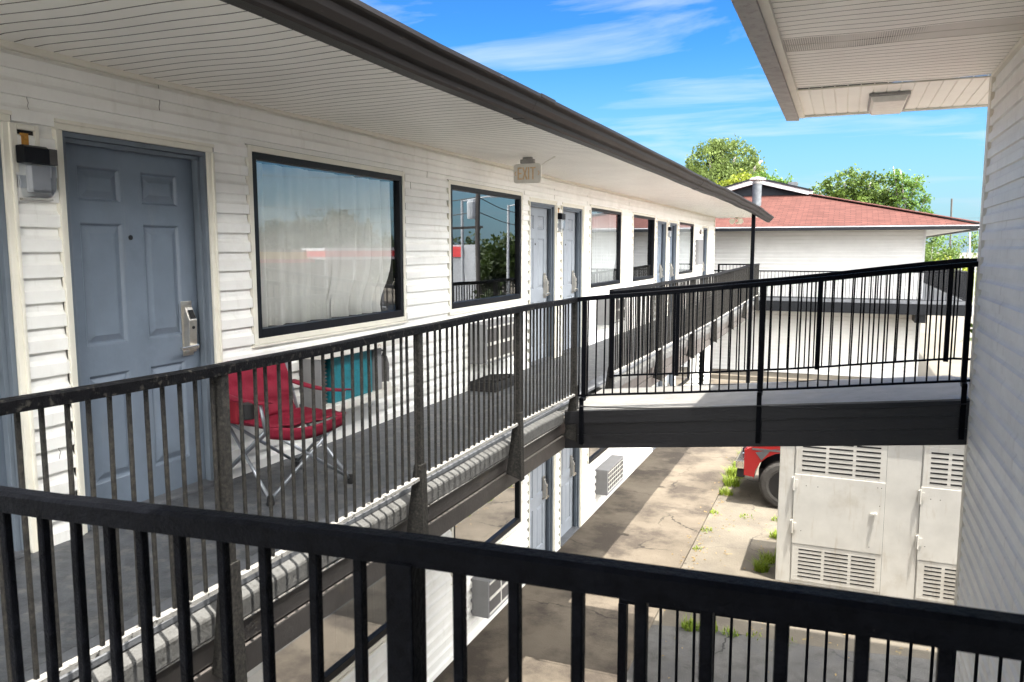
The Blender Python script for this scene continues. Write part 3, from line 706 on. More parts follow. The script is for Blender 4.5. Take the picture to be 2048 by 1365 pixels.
b = MB(); b.box(W+.03, W+.155, 5.40, 5.50, -1.143, -.80); b.build('control_box', M['acgrey'], a, bevel=.004)
b = MB(); b.lathe((W+.1, 5.58, -1.143), [(.06,0),(.065,.02),(.065,.2),(.05,.26)], 16); b.tube([(W+.1,5.58,-.9),(W+.12,5.6,-.84),(W+.1,5.52,-.82)], .01, 6); b.build('compressor', M['darkbrown'], a)
b = MB(); b.box(W+.10, W+.20, 5.50, 5.57, -1.143, -1.09); b.build('bracket', M['acwhite'], a, bevel=.004)

# black tray on the walkway
t = thing('boot_tray', (-3.42, 7.6, ZF), 'low black tray lying on the walkway under the slotted air conditioner', 'tray')
b = MB(); b.box(-3.58,-3.28,7.38,7.92,ZF,ZF+.02)
for q in ((-3.58,-3.56,7.38,7.92),(-3.30,-3.28,7.38,7.92),(-3.559,-3.301,7.38,7.40),(-3.559,-3.301,7.90,7.92)): b.box(*q, ZF+.021, ZF+.10)
b.build('rim', M['rubber'], t, bevel=.004)
b = MB()
for k in range(5): b.bar((-3.56,7.45+k*.1,ZF+.095),(-3.30,7.45+k*.1,ZF+.12),.05,.02)
b.build('slat', M['rubber'], t)

# exit sign hanging from the soffit
e = thing('exit_sign', (-3.09, 7.78, .70), 'faded EXIT sign with orange letters hanging from the walkway soffit', 'exit sign')
b = MB()
cx, cz, hw, hh, rr = -3.09, .785, .152, .1, .03
prof = []
for (sx, sz, a0) in ((1,1,0),(-1,1,90),(-1,-1,180),(1,-1,270)):
    for k in range(5):
        t_ = R(a0+k*22.5); prof.append((cx+sx*(hw-rr)+rr*math.cos(t_), cz+sz*(hh-rr)+rr*math.sin(t_)))
b.prism(prof, 'y', 7.765, 7.795); b.build('sign_plate', M['exitface'], e)
b = MB(); b.box(cx-.075, cx+.075, 7.755, 7.805, .886, .928); b.box(cx-.05,cx+.05,7.76,7.80,.928,.952); b.build('mounting_bracket', M['gutterR'], e, bevel=.004)
b = MB(); yv0, yv1 = 7.760, 7.7645; lz, lh = .722, .125
def st(x0, z0, x1, z1, w=.014): b.bar((cx+x0, 7.7625, lz+z0), (cx+x1, 7.7625, lz+z1), w, .004, up=(0,1,0))
x = -.105
st(x+.007,0,x+.007,lh); st(x+.014,.007,x+.048,.007); st(x+.014,lh/2,x+.042,lh/2); st(x+.014,lh-.007,x+.048,lh-.007)
x = -.047; st(x,0,x+.046,lh); st(x,lh,x+.046,0)
x = .018; st(x,0,x,lh)
x = .036; st(x,lh-.007,x+.058,lh-.007); st(x+.029,0,x+.029,lh-.014)
st(-.137,.062,-.122,.085,.007); st(-.137,.062,-.122,.040,.007); st(.137,.062,.122,.085,.007); st(.137,.062,.122,.040,.007)
b.build('lettering', M['exitred'], e)
b = MB(); b.tube([(cx+.15,7.78,.86),(cx+.2,7.79,.90),(cx+.28,7.82,.945)], .004, 6); b.lathe((cx+.28,7.82,.938),[(.012,0),(.012,.012)],10); b.build('feed_wire', M['trim'], e)

# twin floodlight at the far end of the soffit
f = thing('flood_light', (-3.0, 24.4, .78), 'twin head floodlight under the far end of the soffit', 'flood light')
b = MB(); b.lathe((-3.0,24.4,.89), [(.06,0),(.06,.05)], 14); b.build('base_plate', M['trim'], f)
for sx in (-1, 1):
    b = MB(); b.tube([(-3.0+sx*.02,24.4,.89),(-3.0+sx*.1,24.33,.84)], .016, 8); b.lathe((-3.0+sx*.12,24.22,.82), [(.085,-.02),(.08,.02),(.035,.13),(.03,.16)], 14, 'y'); b.build('lamp_head', M['trim'], f)
b = MB(); b.box(-3.04,-2.96,24.3,24.4,.74,.80); b.build('sensor', M['trim'], f, bevel=.01)

# red and white sign dangling under the walkway
s_ = thing('hanging_sign', (-2.93, 20, -2.5), 'small red topped white notice hanging under the far upper walkway', 'sign')
b = MB(); b.box(-2.99,-2.87,20,20.02,-2.22,-2.02); b.build('red_panel', M['signred'], s_)
b = MB(); b.box(-2.99,-2.87,20,20.018,-2.46,-2.222); b.build('white_panel', M['white'], s_)
b = MB(); b.bar((-2.93,20.01,-2.02),(-2.93,20.01,-1.64),.015,.015); b.build('hanger', M['greypole'], s_)

# =================================================================== RED FOLDING CHAIR
ch = thing('folding_chair', (-3.2, 3.92, ZF), 'red canvas folding camp chair with grey tube legs against the motel wall', 'folding chair')
def C(f, s, z):   # chair frame: f forward (towards the railing), s to its left, z up
    a = R(-18); X = -3.215+f*math.cos(a)-s*math.sin(a); Y = 3.93+f*math.sin(a)+s*math.cos(a); return (X, Y, ZF+z)
sh = {'FL': (.27,-.27), 'FR': (.27,.27), 'BL': (-.27,-.27), 'BR': (-.27,.27)}
def leg(f0, s0, z0, f1, s1, z1, nm='leg'):
    b = MB(); b.tube([C(f0,s0,z0), C(f1,s1,z1)], .0105, 8); return b.build(nm, M['tubegrey'], ch, smooth=True)
for s in (-1, 1):
    leg(.30,s*.29,.03,-.24,s*.25,.42); leg(-.30,s*.29,.03,.25,s*.26,.44)
leg(.30,-.29,.03,.26,.25,.42); leg(.30,.29,.03,.26,-.25,.42)
leg(-.30,-.29,.03,-.25,.25,.42); leg(-.30,.29,.03,-.25,-.25,.42)
for s in (-1, 1):
    leg(-.22,s*.27,.36,-.33,s*.245,.765,'back_post'); leg(.25,s*.27,.40,.24,s*.30,.60,'arm_post')
for (f_, s) in ((.30,-.29),(.30,.29),(-.30,-.29),(-.30,.29)):
    b = MB(); p = C(f_, s, 0); b.lathe(p, [(.022,0),(.024,.01),(.017,.055)], 12); b.build('foot_cap', M['rubber'], ch)
def cloth(nm, fn, nu, nv, m, th=.006):
    b = MB(); g = [[Vector(fn(i/nu, j/nv)) for i in range(nu+1)] for j in range(nv+1)]
    for j in range(nv):
        for i in range(nu): b.quad(*[tuple(q) for q in (g[j][i], g[j][i+1], g[j+1][i+1], g[j+1][i])])
    o = b.build(nm, m, ch, smooth=True); md = o.modifiers.new('thickness', 'SOLIDIFY'); md.thickness = th; return o
cloth('seat', lambda u, v: C(-.26+.55*v, (-.27+.54*u), .43+.03*v-.075*math.sin(math.pi*u)*math.sin(math.pi*min(1,.15+.8*v))+.007*math.sin(u*17+v*9)*math.sin(v*5+1)+.004*math.sin(u*31-v*23)), 26, 22, M['red'])
cloth('seat_skirt', lambda u, v: C(.29-.01*v, (-.27+.54*u), .46-.075*math.sin(math.pi*u)*.6-.075*v), 14, 3, M['red'])
bk = cloth('backrest', lambda u, v: C(-.23-.095*v+.0-.055*math.sin(math.pi*u)*(.4+.6*v)+.012*math.sin(u*5-v*11)*math.sin(v*7+u*4)+.004*math.sin(u*27+v*19), (-.25+.50*u), (.40+.36*v)+.012*math.sin(math.pi*u)*v+.006*math.sin(u*9+v*13)), 26, 22, M['red'])
for s in (-1, 1):
    cloth('arm', lambda u, v, s=s: C(-.28+.58*v, s*(.275+.07*(u-.5)+.012*v), .60+.022*math.sin(math.pi*u)*.5-.02*math.sin(math.pi*v)), 6, 10, M['red'])
cloth('side_mesh', lambda u, v: C(-.20+.18*u, -.292-.004*math.sin(u*3), .43+.15*v), 6, 6, M['redshade'])
b = MB(); b.lathe(C(.16,-.33,.50), [(.035,0),(.04,.09)], 14); b.build('cup_holder', M['rubber'], ch)

# =================================================================== RIGHT BUILDING
XR = 1.0; ZR = 1.335
rb = thing('motel_annex', (XR, 5, ZG), 'right hand two storey building with pale siding and deep overhanging roof', 'building')
fR = lambda o, a, z: (XR-o, a, z)
b = MB(); siding(b, fR, -3, 7.15, -4.31, ZR, zbase=-4.31, c=.125, d=.024)
fE = lambda o, a, z: (a, 7.2+o, z)
siding(b, fE, XR+.0, 9, -4.31, ZR, zbase=-4.31, c=.125)
b.build('wall', M['siding_right'], rb, fix=False)
b = MB(); b.box(XR+.03, 9, -3, 7.17, -4.4, ZR+.3); b.build('inner_wall', M['room'], rb)
b = MB(); b.box(XR-.03, XR-.001, 7.13, 7.225, -4.31, ZR-.002); b.box(XR-.03, XR+.07, 7.2255, 7.25, -4.31, ZR-.002); b.build('corner_trim', M['trim'], rb, bevel=.004)
b = MB(); b.box(XR-.035, XR-.001, -3, 7.13, ZR-.035, ZR-.003); b.build('soffit_trim', M['trim'], rb, bevel=.004)
b = MB(); b.box(.99, 2.3, 7.26, 8.46, -1.56, -1.20); b.build('walkway_floor', M['ledge'], rb)
# soffit: ribs across the overhang, a perforated band, and an end strip with ribs along it
def ribs_x(mb, x0, x1, y0, y1, p, z):
    yy = y0; L2 = []
    while yy < y1-1e-4:
        for dy, dz in ((0,0),(p*.92,0),(p*.921,.045),(p*.999,.045)):
            if yy+dy < y1: L2.append((yy+dy, dz))
        yy += p
    L2.append((y1, 0)); nx = 8
    g = [[(x0+(x1-x0)*i/nx, y_+.010*math.sin(i*.5+y_*2)*(0 < i < nx), z+dz+.5*wob(x0+(x1-x0)*i/nx, y_)) for i in range(nx+1)] for y_, dz in L2]
    for r0, r1 in zip(g, g[1:]):
        for i in range(nx):
            mb.quad(r0[i], r0[i+1], r1[i+1], r1[i])
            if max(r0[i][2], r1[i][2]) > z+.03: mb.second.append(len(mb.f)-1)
b = MB(); ribs_x(b, -.435, XR, -3, 5.52, .1, ZR); ribs_x(b, -.435, XR, 5.86, 7.21, .1, ZR)
xx = -.435
while xx < XR+2:
    for x0_, x1_, dz in ((xx, xx+.088, 0), (xx+.09, xx+.098, .008)):
        b.quad((x0_,7.225,ZR+dz-.004),(x1_,7.225,ZR+dz-.004),(x1_,8.62,ZR+dz-.004),(x0_,8.62,ZR+dz-.004))
    b.quad((xx+.088,7.225,ZR-.004),(xx+.09,7.225,ZR+.004),(xx+.09,8.62,ZR+.004),(xx+.088,8.62,ZR-.004))
    b.quad((xx+.098,7.225,ZR+.004),(xx+.1,7.225,ZR-.004),(xx+.1,8.62,ZR-.004),(xx+.098,8.62,ZR+.004))
    xx += .1
b.build('soffit', M['soffit'], rb, fix=False, mat2=M['groove_shade'])
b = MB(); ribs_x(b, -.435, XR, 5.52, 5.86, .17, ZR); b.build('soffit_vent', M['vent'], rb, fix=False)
b = MB(); b.box(-.435, XR, 7.208, 7.226, ZR-.016, ZR-.0045); b.box(-.487, -.434, -3, 8.62, ZR-.03, ZR+.02); b.box(-.434, 4, 8.60, 8.63, ZR-.022, ZR+.02); b.build('soffit_channel', M['trim'], rb)
b = MB(); b.prism([(-.61,1.29),(-.488,1.285),(-.488,1.42),(-.635,1.42),(-.635,1.40),(-.62,1.36)], 'y', -3, 8.64); b.build('gutter', M['gutterR'], rb, bevel=.003)
b = MB(); b.sweep([[(-.62,y_,1.421),(-.62,y_,1.45),(9,y_,3.4),(9,y_,3.2)] for y_ in (-3, 8.66)]); b.box(-.48, 9, 8.632, 8.655, ZR-.02, ZR+.09); b.build('roof', M['roofdark'], rb)
sl = thing('ceiling_light', (.29, 8.15, 1.25), 'shallow rectangular light fixture on the right hand soffit', 'light fixture')
b = MB(); b.sweep([[(.13,7.62,ZR-.008),(.45,7.62,ZR-.008),(.45,8.45,ZR-.008),(.13,8.45,ZR-.008)],[(.13,7.62,ZR-.03),(.45,7.62,ZR-.03),(.45,8.45,ZR-.03),(.13,8.45,ZR-.03)]]); b.build('fixture_base', M['gutterR'], sl)
b = MB(); b.sweep([[(.145,7.64,ZR-.031),(.435,7.64,ZR-.031),(.435,8.43,ZR-.031),(.145,8.43,ZR-.031)],[(.165,7.68,ZR-.075),(.415,7.68,ZR-.075),(.415,8.39,ZR-.075),(.165,8.39,ZR-.075)]]); b.build('diffuser', M['exitface'], sl, bevel=.006)

# =================================================================== TRANSFORMER CABINET
cab = thing('utility_cabinet', (.55, 11.1, ZG-.03), 'tall dirty white utility cabinet with louvred doors below the footbridge', 'utility cabinet')
X0, X1, YC, ZB, ZTc = -.66, 1.8, 10.5, -4.318, -2.2
b = MB(); b.box(X0, X1, YC, 11.7, ZB, ZTc); b.box(X0-.02, X1+.02, YC-.03, 11.73, ZTc+.001, ZTc+.06); b.build('body', M['whitebox'], cab, bevel=.008)
def louv(x0, x1, z0, z1, rows, cols):
    b = MB(); y = YC-.006
    cw = (x1-x0)/cols; rh_ = (z1-z0)/rows
    b.box(x0-.06, x1+.05, YC-.008, YC-.0005, z0-.035, z1+.035); pl = b.build('louvre_panel', M['whitebox'], cab, bevel=.002)
    b = MB(); s = MB()
    for c in range(cols):
        for r in range(rows):
            xa, xb = x0+c*cw+.018, x0+(c+1)*cw-.018; za = z0+r*rh_+rh_*.32
            b.quad((xa, YC-.0095, za),(xb, YC-.0095, za),(xb, YC-.0095, za+rh_*.33),(xa, YC-.0095, za+rh_*.33))
    b.build('louvre_slot', M['dark'], pl, fix=False)
def cabdoor(x0, x1, hinge, handle):
    b = MB(); b.box(x0, x1, YC-.012, YC-.0006, -3.775, -2.86); d = b.build('door', M['whitebox'], cab, bevel=.003)
    louv(x0+.07, x1-.05, -2.83, -2.40, 7, 3); louv(x0+.07, x1-.05, -4.235, -3.825, 8, 3)
    for z in (-2.98, -3.55):
        h = MB(); h.box(x0-.025, x0+.0, YC-.03, YC-.001, z-.075, z+.075); h.box(x0+.012, x0+.045, YC-.019, YC-.0125, z-.05, z+.05)
        h.lathe((x0-.004, YC-.028, z-.09), [(.009,0),(.009,.18)], 10); h.build('hinge', M['whitebox'], d)
    if handle:
        h = MB(); h.lathe((x1-.10, YC-.012, -3.27), [(.022,0),(.022,-.03)], 12, 'y'); h.bar((x1-.10,YC-.035,-3.25),(x1-.115,YC-.03,-3.42),.02,.012); h.box(x1-.155,x1-.125,YC-.024,YC-.012,-3.30,-3.26); h.build('handle', M['whitebox'], d, bevel=.003)
    for xg in (x0-.0045, x1+.0015):
        g = MB(); g.box(xg, xg+.003, YC-.002, YC-.0005, -4.3, -2.25); g.build('seam', M['dark'], d)
    g = MB()
    for (fx, fz) in ((.14,-3.0),(.27,-3.0),(.1,-3.6),(.86,-3.7),(.95,-3.16),(.92,-2.93),(.96,-2.93)):
        g.lathe((x0+fx*(x1-x0), YC-.0121, fz), [(.006,0),(.006,-.001)], 8, 'y')
    g.build('bolt_hole', M['dark'], d)
cabdoor(-.475, .585, 0, True); cabdoor(.975, 1.76, 0, False)

# =================================================================== RED PICKUP
tk = thing('pickup_truck', (1.0, 14.45, -4.318), 'red pickup truck nosed in behind the white utility cabinet', 'pickup truck')
ZT0 = -4.318; ys0, ys1 = 13.52, 15.38
def arch(xc, r, z0, n=10): return [(xc-r*math.cos(math.pi*i/n), z0+r*math.sin(math.pi*i/n)*1.0) for i in range(n+1)]
zw = ZT0+.46
low = [(-1.42, ZT0+.52)]+[(-1.26, ZT0+.50)]+arch(-.76, .50, zw)+[(-.2, ZT0+.42)]+[(1.95, ZT0+.42)]+arch(2.55, .50, zw)+[(3.15, ZT0+.5),(3.9, ZT0+.55)]
up = [(3.92, ZT0+1.12),(1.75, ZT0+1.12),(1.72, ZT0+1.16),(-.1, ZT0+1.16),(-.3, ZT0+1.14),(-1.25, ZT0+1.04),(-1.42, ZT0+.95)]
b = MB(); b.prism(low+up, 'y', ys0, ys1); b.build('body', M['truckred'], tk, bevel=.03)
b = MB(); b.sweep([[(x, ys0+.06, z) for x, z in ((-.15,ZT0+1.162),(1.72,ZT0+1.162),(1.66,ZT0+1.76),(.55,ZT0+1.78))], [(x, ys1-.06, z) for x, z in ((-.15,ZT0+1.162),(1.72,ZT0+1.162),(1.66,ZT0+1.76),(.55,ZT0+1.78))]]); b.build('cab', M['truckred'], tk, bevel=.05)
b = MB(); b.sweep([[(x, ys0+.052, z) for x, z in ((.12,ZT0+1.24),(1.55,ZT0+1.24),(1.5,ZT0+1.66),(.62,ZT0+1.68))], [(x, ys1-.052, z) for x, z in ((.12,ZT0+1.24),(1.55,ZT0+1.24),(1.5,ZT0+1.66),(.62,ZT0+1.68))]]); b.build('side_window', M['glassdark'], tk)
b = MB(); b.box(-1.30, -.45, ys0-.006, ys0+.02, ZT0+.97, ZT0+1.0); b.sweep([[(-1.24,ys0-.004,ZT0+.93),(-.86,ys0-.004,ZT0+1.03),(-.86,ys0+.01,ZT0+1.03),(-1.24,ys0+.01,ZT0+.93)],[(-1.14,ys0-.004,ZT0+.80),(-1.0,ys0-.004,ZT0+.98),(-1.0,ys0+.01,ZT0+.98),(-1.14,ys0+.01,ZT0+.80)]]); b.build('decal', M['truckdark'], tk)
b = MB(); b.box(-1.56, -1.40, ys0-.0, ys1, ZT0+.62, ZT0+.78); b.build('bumper', M['chrome'], tk, bevel=.03)
b = MB(); b.box(-1.54, -1.41, ys0+.05, ys1-.05, ZT0+.46, ZT0+.61); b.build('valance', M['rubber'], tk, bevel=.02)
b = MB(); b.box(-1.45, -1.425, ys0+.42, ys1-.42, ZT0+.80, ZT0+1.0); b.build('radiator_grille', M['rim'], tk)
for ya in (ys0+.05, ys1-.40):
    b = MB(); b.box(-1.46, -1.40, ya, ya+.35, ZT0+.80, ZT0+.98); b.build('headlight', M['lens'], tk, bevel=.02)
for xc in (-.76, 2.55):
    for ya in (ys0-.03, ys1-.24):
        b = MB(); b.lathe((xc, ya, ZT0+.405), [(.25,0),(.29,-.006),(.36,.0),(.395,.03),(.405,.07),(.405,.20),(.395,.24),(.36,.27),(.25,.27)], 36, 'y', False); w_ = b.build('wheel', M['tyre'], tk, smooth=False)
        yo = ya+.012 if ya < 14.4 else ya+.20
        b = MB(); b.lathe((xc, yo, ZT0+.405), [(.262,-.01),(.25,-.012),(.235,.03),(.235,.07),(.06,.075)], 28, 'y')
        for k in range(6):
            t_ = 2*math.pi*k/6; b.bar((xc+.05*math.cos(t_), yo+.01, ZT0+.405+.05*math.sin(t_)), (xc+.24*math.cos(t_), yo+.005, ZT0+.405+.24*math.sin(t_)), .05, .03, up=(0,1,0))
        b.lathe((xc, yo-.01, ZT0+.405), [(.05,0),(.06,.03)], 14, 'y'); b.build('rim', M['rim'], w_)
b = MB(); b.box(-1.2, 3.2, ys0+.25, ys1-.25, ZT0+.36, ZT0+.6); b.build('chassis', M['rubber'], tk)

# =================================================================== FAR BUILDING
fb = thing('far_motel_block', (-3.3, 29, -4.3), 'far two storey block with red shingle hip roof and white siding end wall', 'building')
FY = 29.0; fx0, fx1 = -8.9, 2.36
fF = lambda o, a, z: (a, FY-o, z)
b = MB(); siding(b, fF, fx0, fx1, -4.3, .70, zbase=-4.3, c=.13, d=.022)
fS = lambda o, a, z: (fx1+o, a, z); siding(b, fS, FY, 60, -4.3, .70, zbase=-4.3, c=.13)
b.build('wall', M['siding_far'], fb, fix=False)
b = MB(); b.box(fx0, fx1-.02, FY+.03, 60, -4.4, .68); b.build('inner_wall', M['room'], fb)
b = MB(); b.box(fx1-.05, fx1+.025, FY-.028, FY+.06, -1.60, .66); b.box(fx1-.05, fx1+.025, FY-.028, FY+.06, -4.3, -2.05); b.build('corner_trim', M['white'], fb)
e0, e1, ey = -10.35, 3.80, 27.6
SL = .262; rx = -3.29
tz = lambda t: .745+SL*t
T = 5.05
b = MB()
pA, pB = (e0,ey,.745), (e1,ey,.745)
qA, qB = (e0+T,ey+T,tz(T)), (e1-T,ey+T,tz(T))
b.quad(pA, pB, qB, qA)
b.poly([pB, (e1,62,.745), (rx,62,tz(7.09)), (rx,ey+T+.0,tz(7.09)), qB]); b.poly([pA, qA, (rx,ey+T,tz(7.09)), (rx,62,tz(7.09)), (e0,62,.745)])
rf = b.build('roof', M['shingle'], fb, fix=True)
md = rf.modifiers.new('thickness', 'SOLIDIFY'); md.thickness = .05; md.offset = -1
b = MB(); b.bar((e1-.05,ey+.05,.79),(qB[0]-.1,qB[1]-.1,qB[2]+.03),.24,.03); b.build('ridge_cap', M['shingle'], fb)
b = MB(); b.tri((qA[0]+.3,ey+T+.06,tz(T)+.01),(qB[0]-.3,ey+T+.06,tz(T)+.01),(rx,ey+T+.06,tz(7.09)-.03)); b.build('gable_panel', M['roofdark'], fb, fix=False)
b = MB()
for q in (qA, qB):
    b.bar((q[0],ey+T-.12,q[2]+.04),(rx,ey+T-.12,tz(7.09)+.04),.22,.16)
b.build('gable_board', M['white'], fb)
b = MB()
for q in (qA, qB): b.bar((q[0],ey+T-.14,q[2]+.15),(rx,ey+T-.14,tz(7.09)+.15),.3,.06)
b.build('gable_flashing', M['roofdark'], fb)
b = MB(); b.box(e0, e1, ey-.02, ey+.06, .665, .735); b.box(e1-.06, e1+.02, ey+.061, 62, .665, .735); b.build('fascia', M['white'], fb)
b = MB(); b.box(e0-.02, e1+.10, ey-.13, ey-.021, .60, .705); b.box(e1+.021, e1+.12, ey-.02, 62, .60, .705); b.build('gutter', M['gutterblk'], fb, bevel=.01)
b = MB(); b.prism([(e1-.16,.60),(e1-.02,.60),(e1+.02,.71),(e1-.06,.71)], 'y', ey-.145, ey-.131); b.build('gutter_patch', M['white'], fb)
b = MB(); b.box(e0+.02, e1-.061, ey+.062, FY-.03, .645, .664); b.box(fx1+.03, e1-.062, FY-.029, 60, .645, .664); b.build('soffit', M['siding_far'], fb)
vp = MB(); vp.lathe((-3.12, 30.9, tz(3.0)), [(.165,-.15),(.165,.98)], 20)
vp_o = vp.build('vent_pipe', M['galv'], fb, smooth=False)
vp = MB(); vp.lathe((-3.12, 30.9, tz(3.0)+.90), [(.185,-.02),(.185,.03),(.168,.03),(.168,.11),(.30,.11),(.30,.135),(.22,.20),(.08,.225)], 20); vp.build('vent_cap', M['gutterR'], vp_o)
vp = MB(); vp.lathe((-3.12, 30.9, tz(3.0)-.1), [(.27,0),(.27,.05),(.18,.14)], 16); vp.build('vent_collar', M['white'], vp_o)
vp = MB(); vp.box(-2.2,-1.85,33.2,33.5,2.4,2.62); vp.build('roof_vent', M['galv'], fb)
wd, we = 27.7, 3.55
b = MB(); b.box(fx0, we, wd, FY-.03, -1.78, -1.62); b.box(fx1+.03, we, FY-.029, 55, -1.78, -1.62); b.build('walkway_floor', M['ledge'], fb)
b = MB(); b.box(fx0, we+.02, wd-.06, wd-.001, -1.70, -1.60); b.box(we+.021, we+.08, wd-.06, 55, -1.70, -1.6); b.build('deck_edge', M['ledge'], fb)
b = MB(); b.box(fx0, we+.02, wd-.10, wd-.001, -2.04, -1.705); b.box(we+.022, we+.10, wd-.10, 55, -2.04, -1.705); b.box(fx1-.25, fx1+.05, wd-.0, FY-.1, -2.30, -2.041); b.build('deck_beam', M['gutterblk'], fb)
fm = (M['blackfar'],)*3
railing('black railing along the front of the far block walkway', [(-9.2,wd,-.70),(-3,wd,-.70),(we,wd,-.685)], .94, .115, [6.5,10.2,12.7], .016, None, fm)
railing('black railing along the right side of the far block walkway', [(we,wd+.05,-.685),(we,40,-.70),(we,54,-.70)], .94, .115, [.05,6,12,18], .016, None, fm)
b = MB(); b.box(-1.35, -.75, FY-.06, FY-.03, -3.0, -2.45)
for k in range(6): b.box(-1.30, -.80, FY-.072, FY-.061, -2.96+k*.085, -2.92+k*.085)
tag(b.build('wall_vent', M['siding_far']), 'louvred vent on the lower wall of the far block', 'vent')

# =================================================================== VEGETATION
def tree(name, label, base, blobs, n, size, m, group=None, trunk_r=.22, limbs=7, seed=1, squash=1, vertical=0, cat='tree', hollow=.55, limbr=.05):
    r = random.Random(seed)
    t = thing(name, base, label, cat, group)
    bx, by, bz = base
    cz = sum(q[2] for q in blobs)/len(blobs); cxm = sum(q[0] for q in blobs)/len(blobs); cym = sum(q[1] for q in blobs)/len(blobs)
    b = MB()
    fork = bz+(cz-bz)*.62
    b.tube([(bx,by,bz-.1),(bx+.05*(cxm-bx),by,bz+(fork-bz)*.5),(bx+.5*(cxm-bx),by,fork)], trunk_r, 10, trunk_r*.7)
    for k in range(limbs):
        q = blobs[int(k*len(blobs)/limbs) % len(blobs)]
        p0 = Vector((bx+.5*(cxm-bx), by, fork-.3)); p1 = Vector(q[:3]); mid = p0.lerp(p1, .5)+Vector((r.uniform(-.2,.2), r.uniform(-.2,.2), .15*(p1-p0).length))
        b.tube([p0, mid, p1, p1+(p1-mid)*.35], trunk_r*.5, 7, limbr*.5)
    b.build('trunk', M['bark'], t, smooth=True, fix=False)
    c = MB(); tot = sum(q[3]**2 for q in blobs)
    for q in blobs:
        k = int(n*q[3]**2/tot)
        ncl = max(6, int(k/22)); cl = []
        for _ in range(ncl):
            v = Vector((r.gauss(0,1), r.gauss(0,1), r.gauss(0,1))).normalized(); rad = q[3]*(hollow+(1.05-hollow)*r.random()**.6)
            cl.append((Vector((q[0]+v.x*rad, q[1]+v.y*rad, q[2]+v.z*rad*squash)), r.uniform(.55,1.3)))
        for _ in range(k):
            ctr, sc_ = cl[r.randrange(ncl)]
            p = ctr+Vector((r.gauss(0,1), r.gauss(0,1), r.gauss(0,.8)))*size*1.1*sc_
            nrm = Vector((r.gauss(0,1), r.gauss(0,1), r.gauss(.5,1))).normalized()
            a = nrm.orthogonal().normalized(); a = Matrix.Rotation(r.uniform(0,6.28), 3, nrm) @ a
            if vertical and r.random() < vertical: a = Vector((r.uniform(-.35,.35), r.uniform(-.35,.35), 1)).normalized()
            d = a.cross(nrm).normalized() if abs(a.dot(nrm)) < .95 else a.orthogonal().normalized()
            l = size*r.uniform(.6,1.25); w = l*r.uniform(.28,.5)
            c.quad(tuple(p-a*l*.6), tuple(p+d*w), tuple(p+a*l*.6), tuple(p-d*w))
    c.build('crown', m, t, fix=False)
    return t
gb = -4.45
def bl(*a): return a
# big round pine, lime tree in front of it, oaks behind the red roof
tree('pine_tree', 'tall round crowned pale green tree behind the red roof, left of the vent pipe', (-8.8,60,gb),
     [bl(-9.4,60,6.0,1.7),bl(-7.9,60.5,6.1,1.75),bl(-10.6,60,5.1,1.25),bl(-7.0,60,5.0,1.35),bl(-8.8,59,4.6,1.6),bl(-9.8,59.5,4.0,1.2),bl(-7.4,59.5,4.1,1.2),bl(-8.7,60.5,7.0,1.05),bl(-6.3,60.3,5.8,.7),bl(-11.7,60,4.4,.55),bl(-11.2,60.2,3.4,.9)], 21000, .16, M['pine'], 'trees behind the far block', .42, 16, 3, vertical=.55, hollow=.5, limbr=.14)
tree('lime_tree', 'bright yellow green tree low in front of the tall round tree', (-6.4,52,gb), [bl(-7.3,52,3.55,.65),bl(-6.3,52,3.95,.7),bl(-5.6,52.4,3.4,.7),bl(-6.8,52,2.9,.9)], 2600, .2, M['lime'], 'trees behind the far block', .16, 4, 5)
tree('elm_tree', 'small light green tree right behind the vent pipe', (-4.4,54,gb), [bl(-4.9,54,4.1,.75),bl(-4.0,54,3.7,.7),bl(-4.5,54,3.0,.8)], 2200, .2, M['elm'], 'trees behind the far block', .16, 4, 6)
tree('oak_tree', 'broad dark green oak behind the right half of the red roof', (.2,56,gb), [bl(-1.5,56,3.4,1.0),bl(-.2,56,3.9,1.25),bl(1.2,56,3.8,1.2),bl(2.2,56.3,3.6,1.1),bl(.3,56,2.8,1.5),bl(2.0,56,2.4,1.2),bl(-2.3,56,3.1,.6)], 9000, .17, M['oak'], 'trees behind the far block', .28, 8, 8, hollow=.4)
tree('elm_tree', 'loose airy light green tree at the right end of the red roof', (3.4,55,gb), [bl(3.0,55,4.3,.62),bl(2.6,55.2,4.55,.42),bl(3.8,55,4.0,.55),bl(3.3,55,3.1,.8),bl(4.3,55,2.9,.45),bl(3.6,55,2.2,.8),bl(4.4,55,2.2,.4)], 2600, .16, M['elm'], 'trees behind the far block', .13, 7, 9, hollow=.2)
for (nm, lb, x, y, h, w, m, sd_) in (('oak_tree','dark green tree just right of the far block corner',6.6,74,6.0,1.7,M['oak'],11),('elm_tree','mid green tree filling the gap beside the right hand wall',9.9,80,6.35,2.2,M['oak'],12),('lime_tree','bright yellow green bush tree beyond the far side railing',7.3,70,3.7,.95,M['lime'],13),('lime_tree','conical yellow green shrub tree beside the white street pole',8.6,72,3.3,.9,M['lime'],14),('elm_tree','grey green tree further back beside the white street pole',8.4,88,6.45,2.1,M['elm'],15),('oak_tree','dark tree at the left edge of the gap, low behind the far railing',5.2,78,5.9,1.6,M['oak'],16)):
    tree(nm, lb, (x,y,gb), [bl(x,y,gb+h-w,w),bl(x-.5*w,y,gb+h-1.7*w,w*.9),bl(x+.5*w,y+.3,gb+h-1.8*w,w*.9),bl(x,y,gb+h-2.6*w,w)], 3000, .2, m, 'trees in the gap beyond the far block', .15, 4, sd_, hollow=.3)
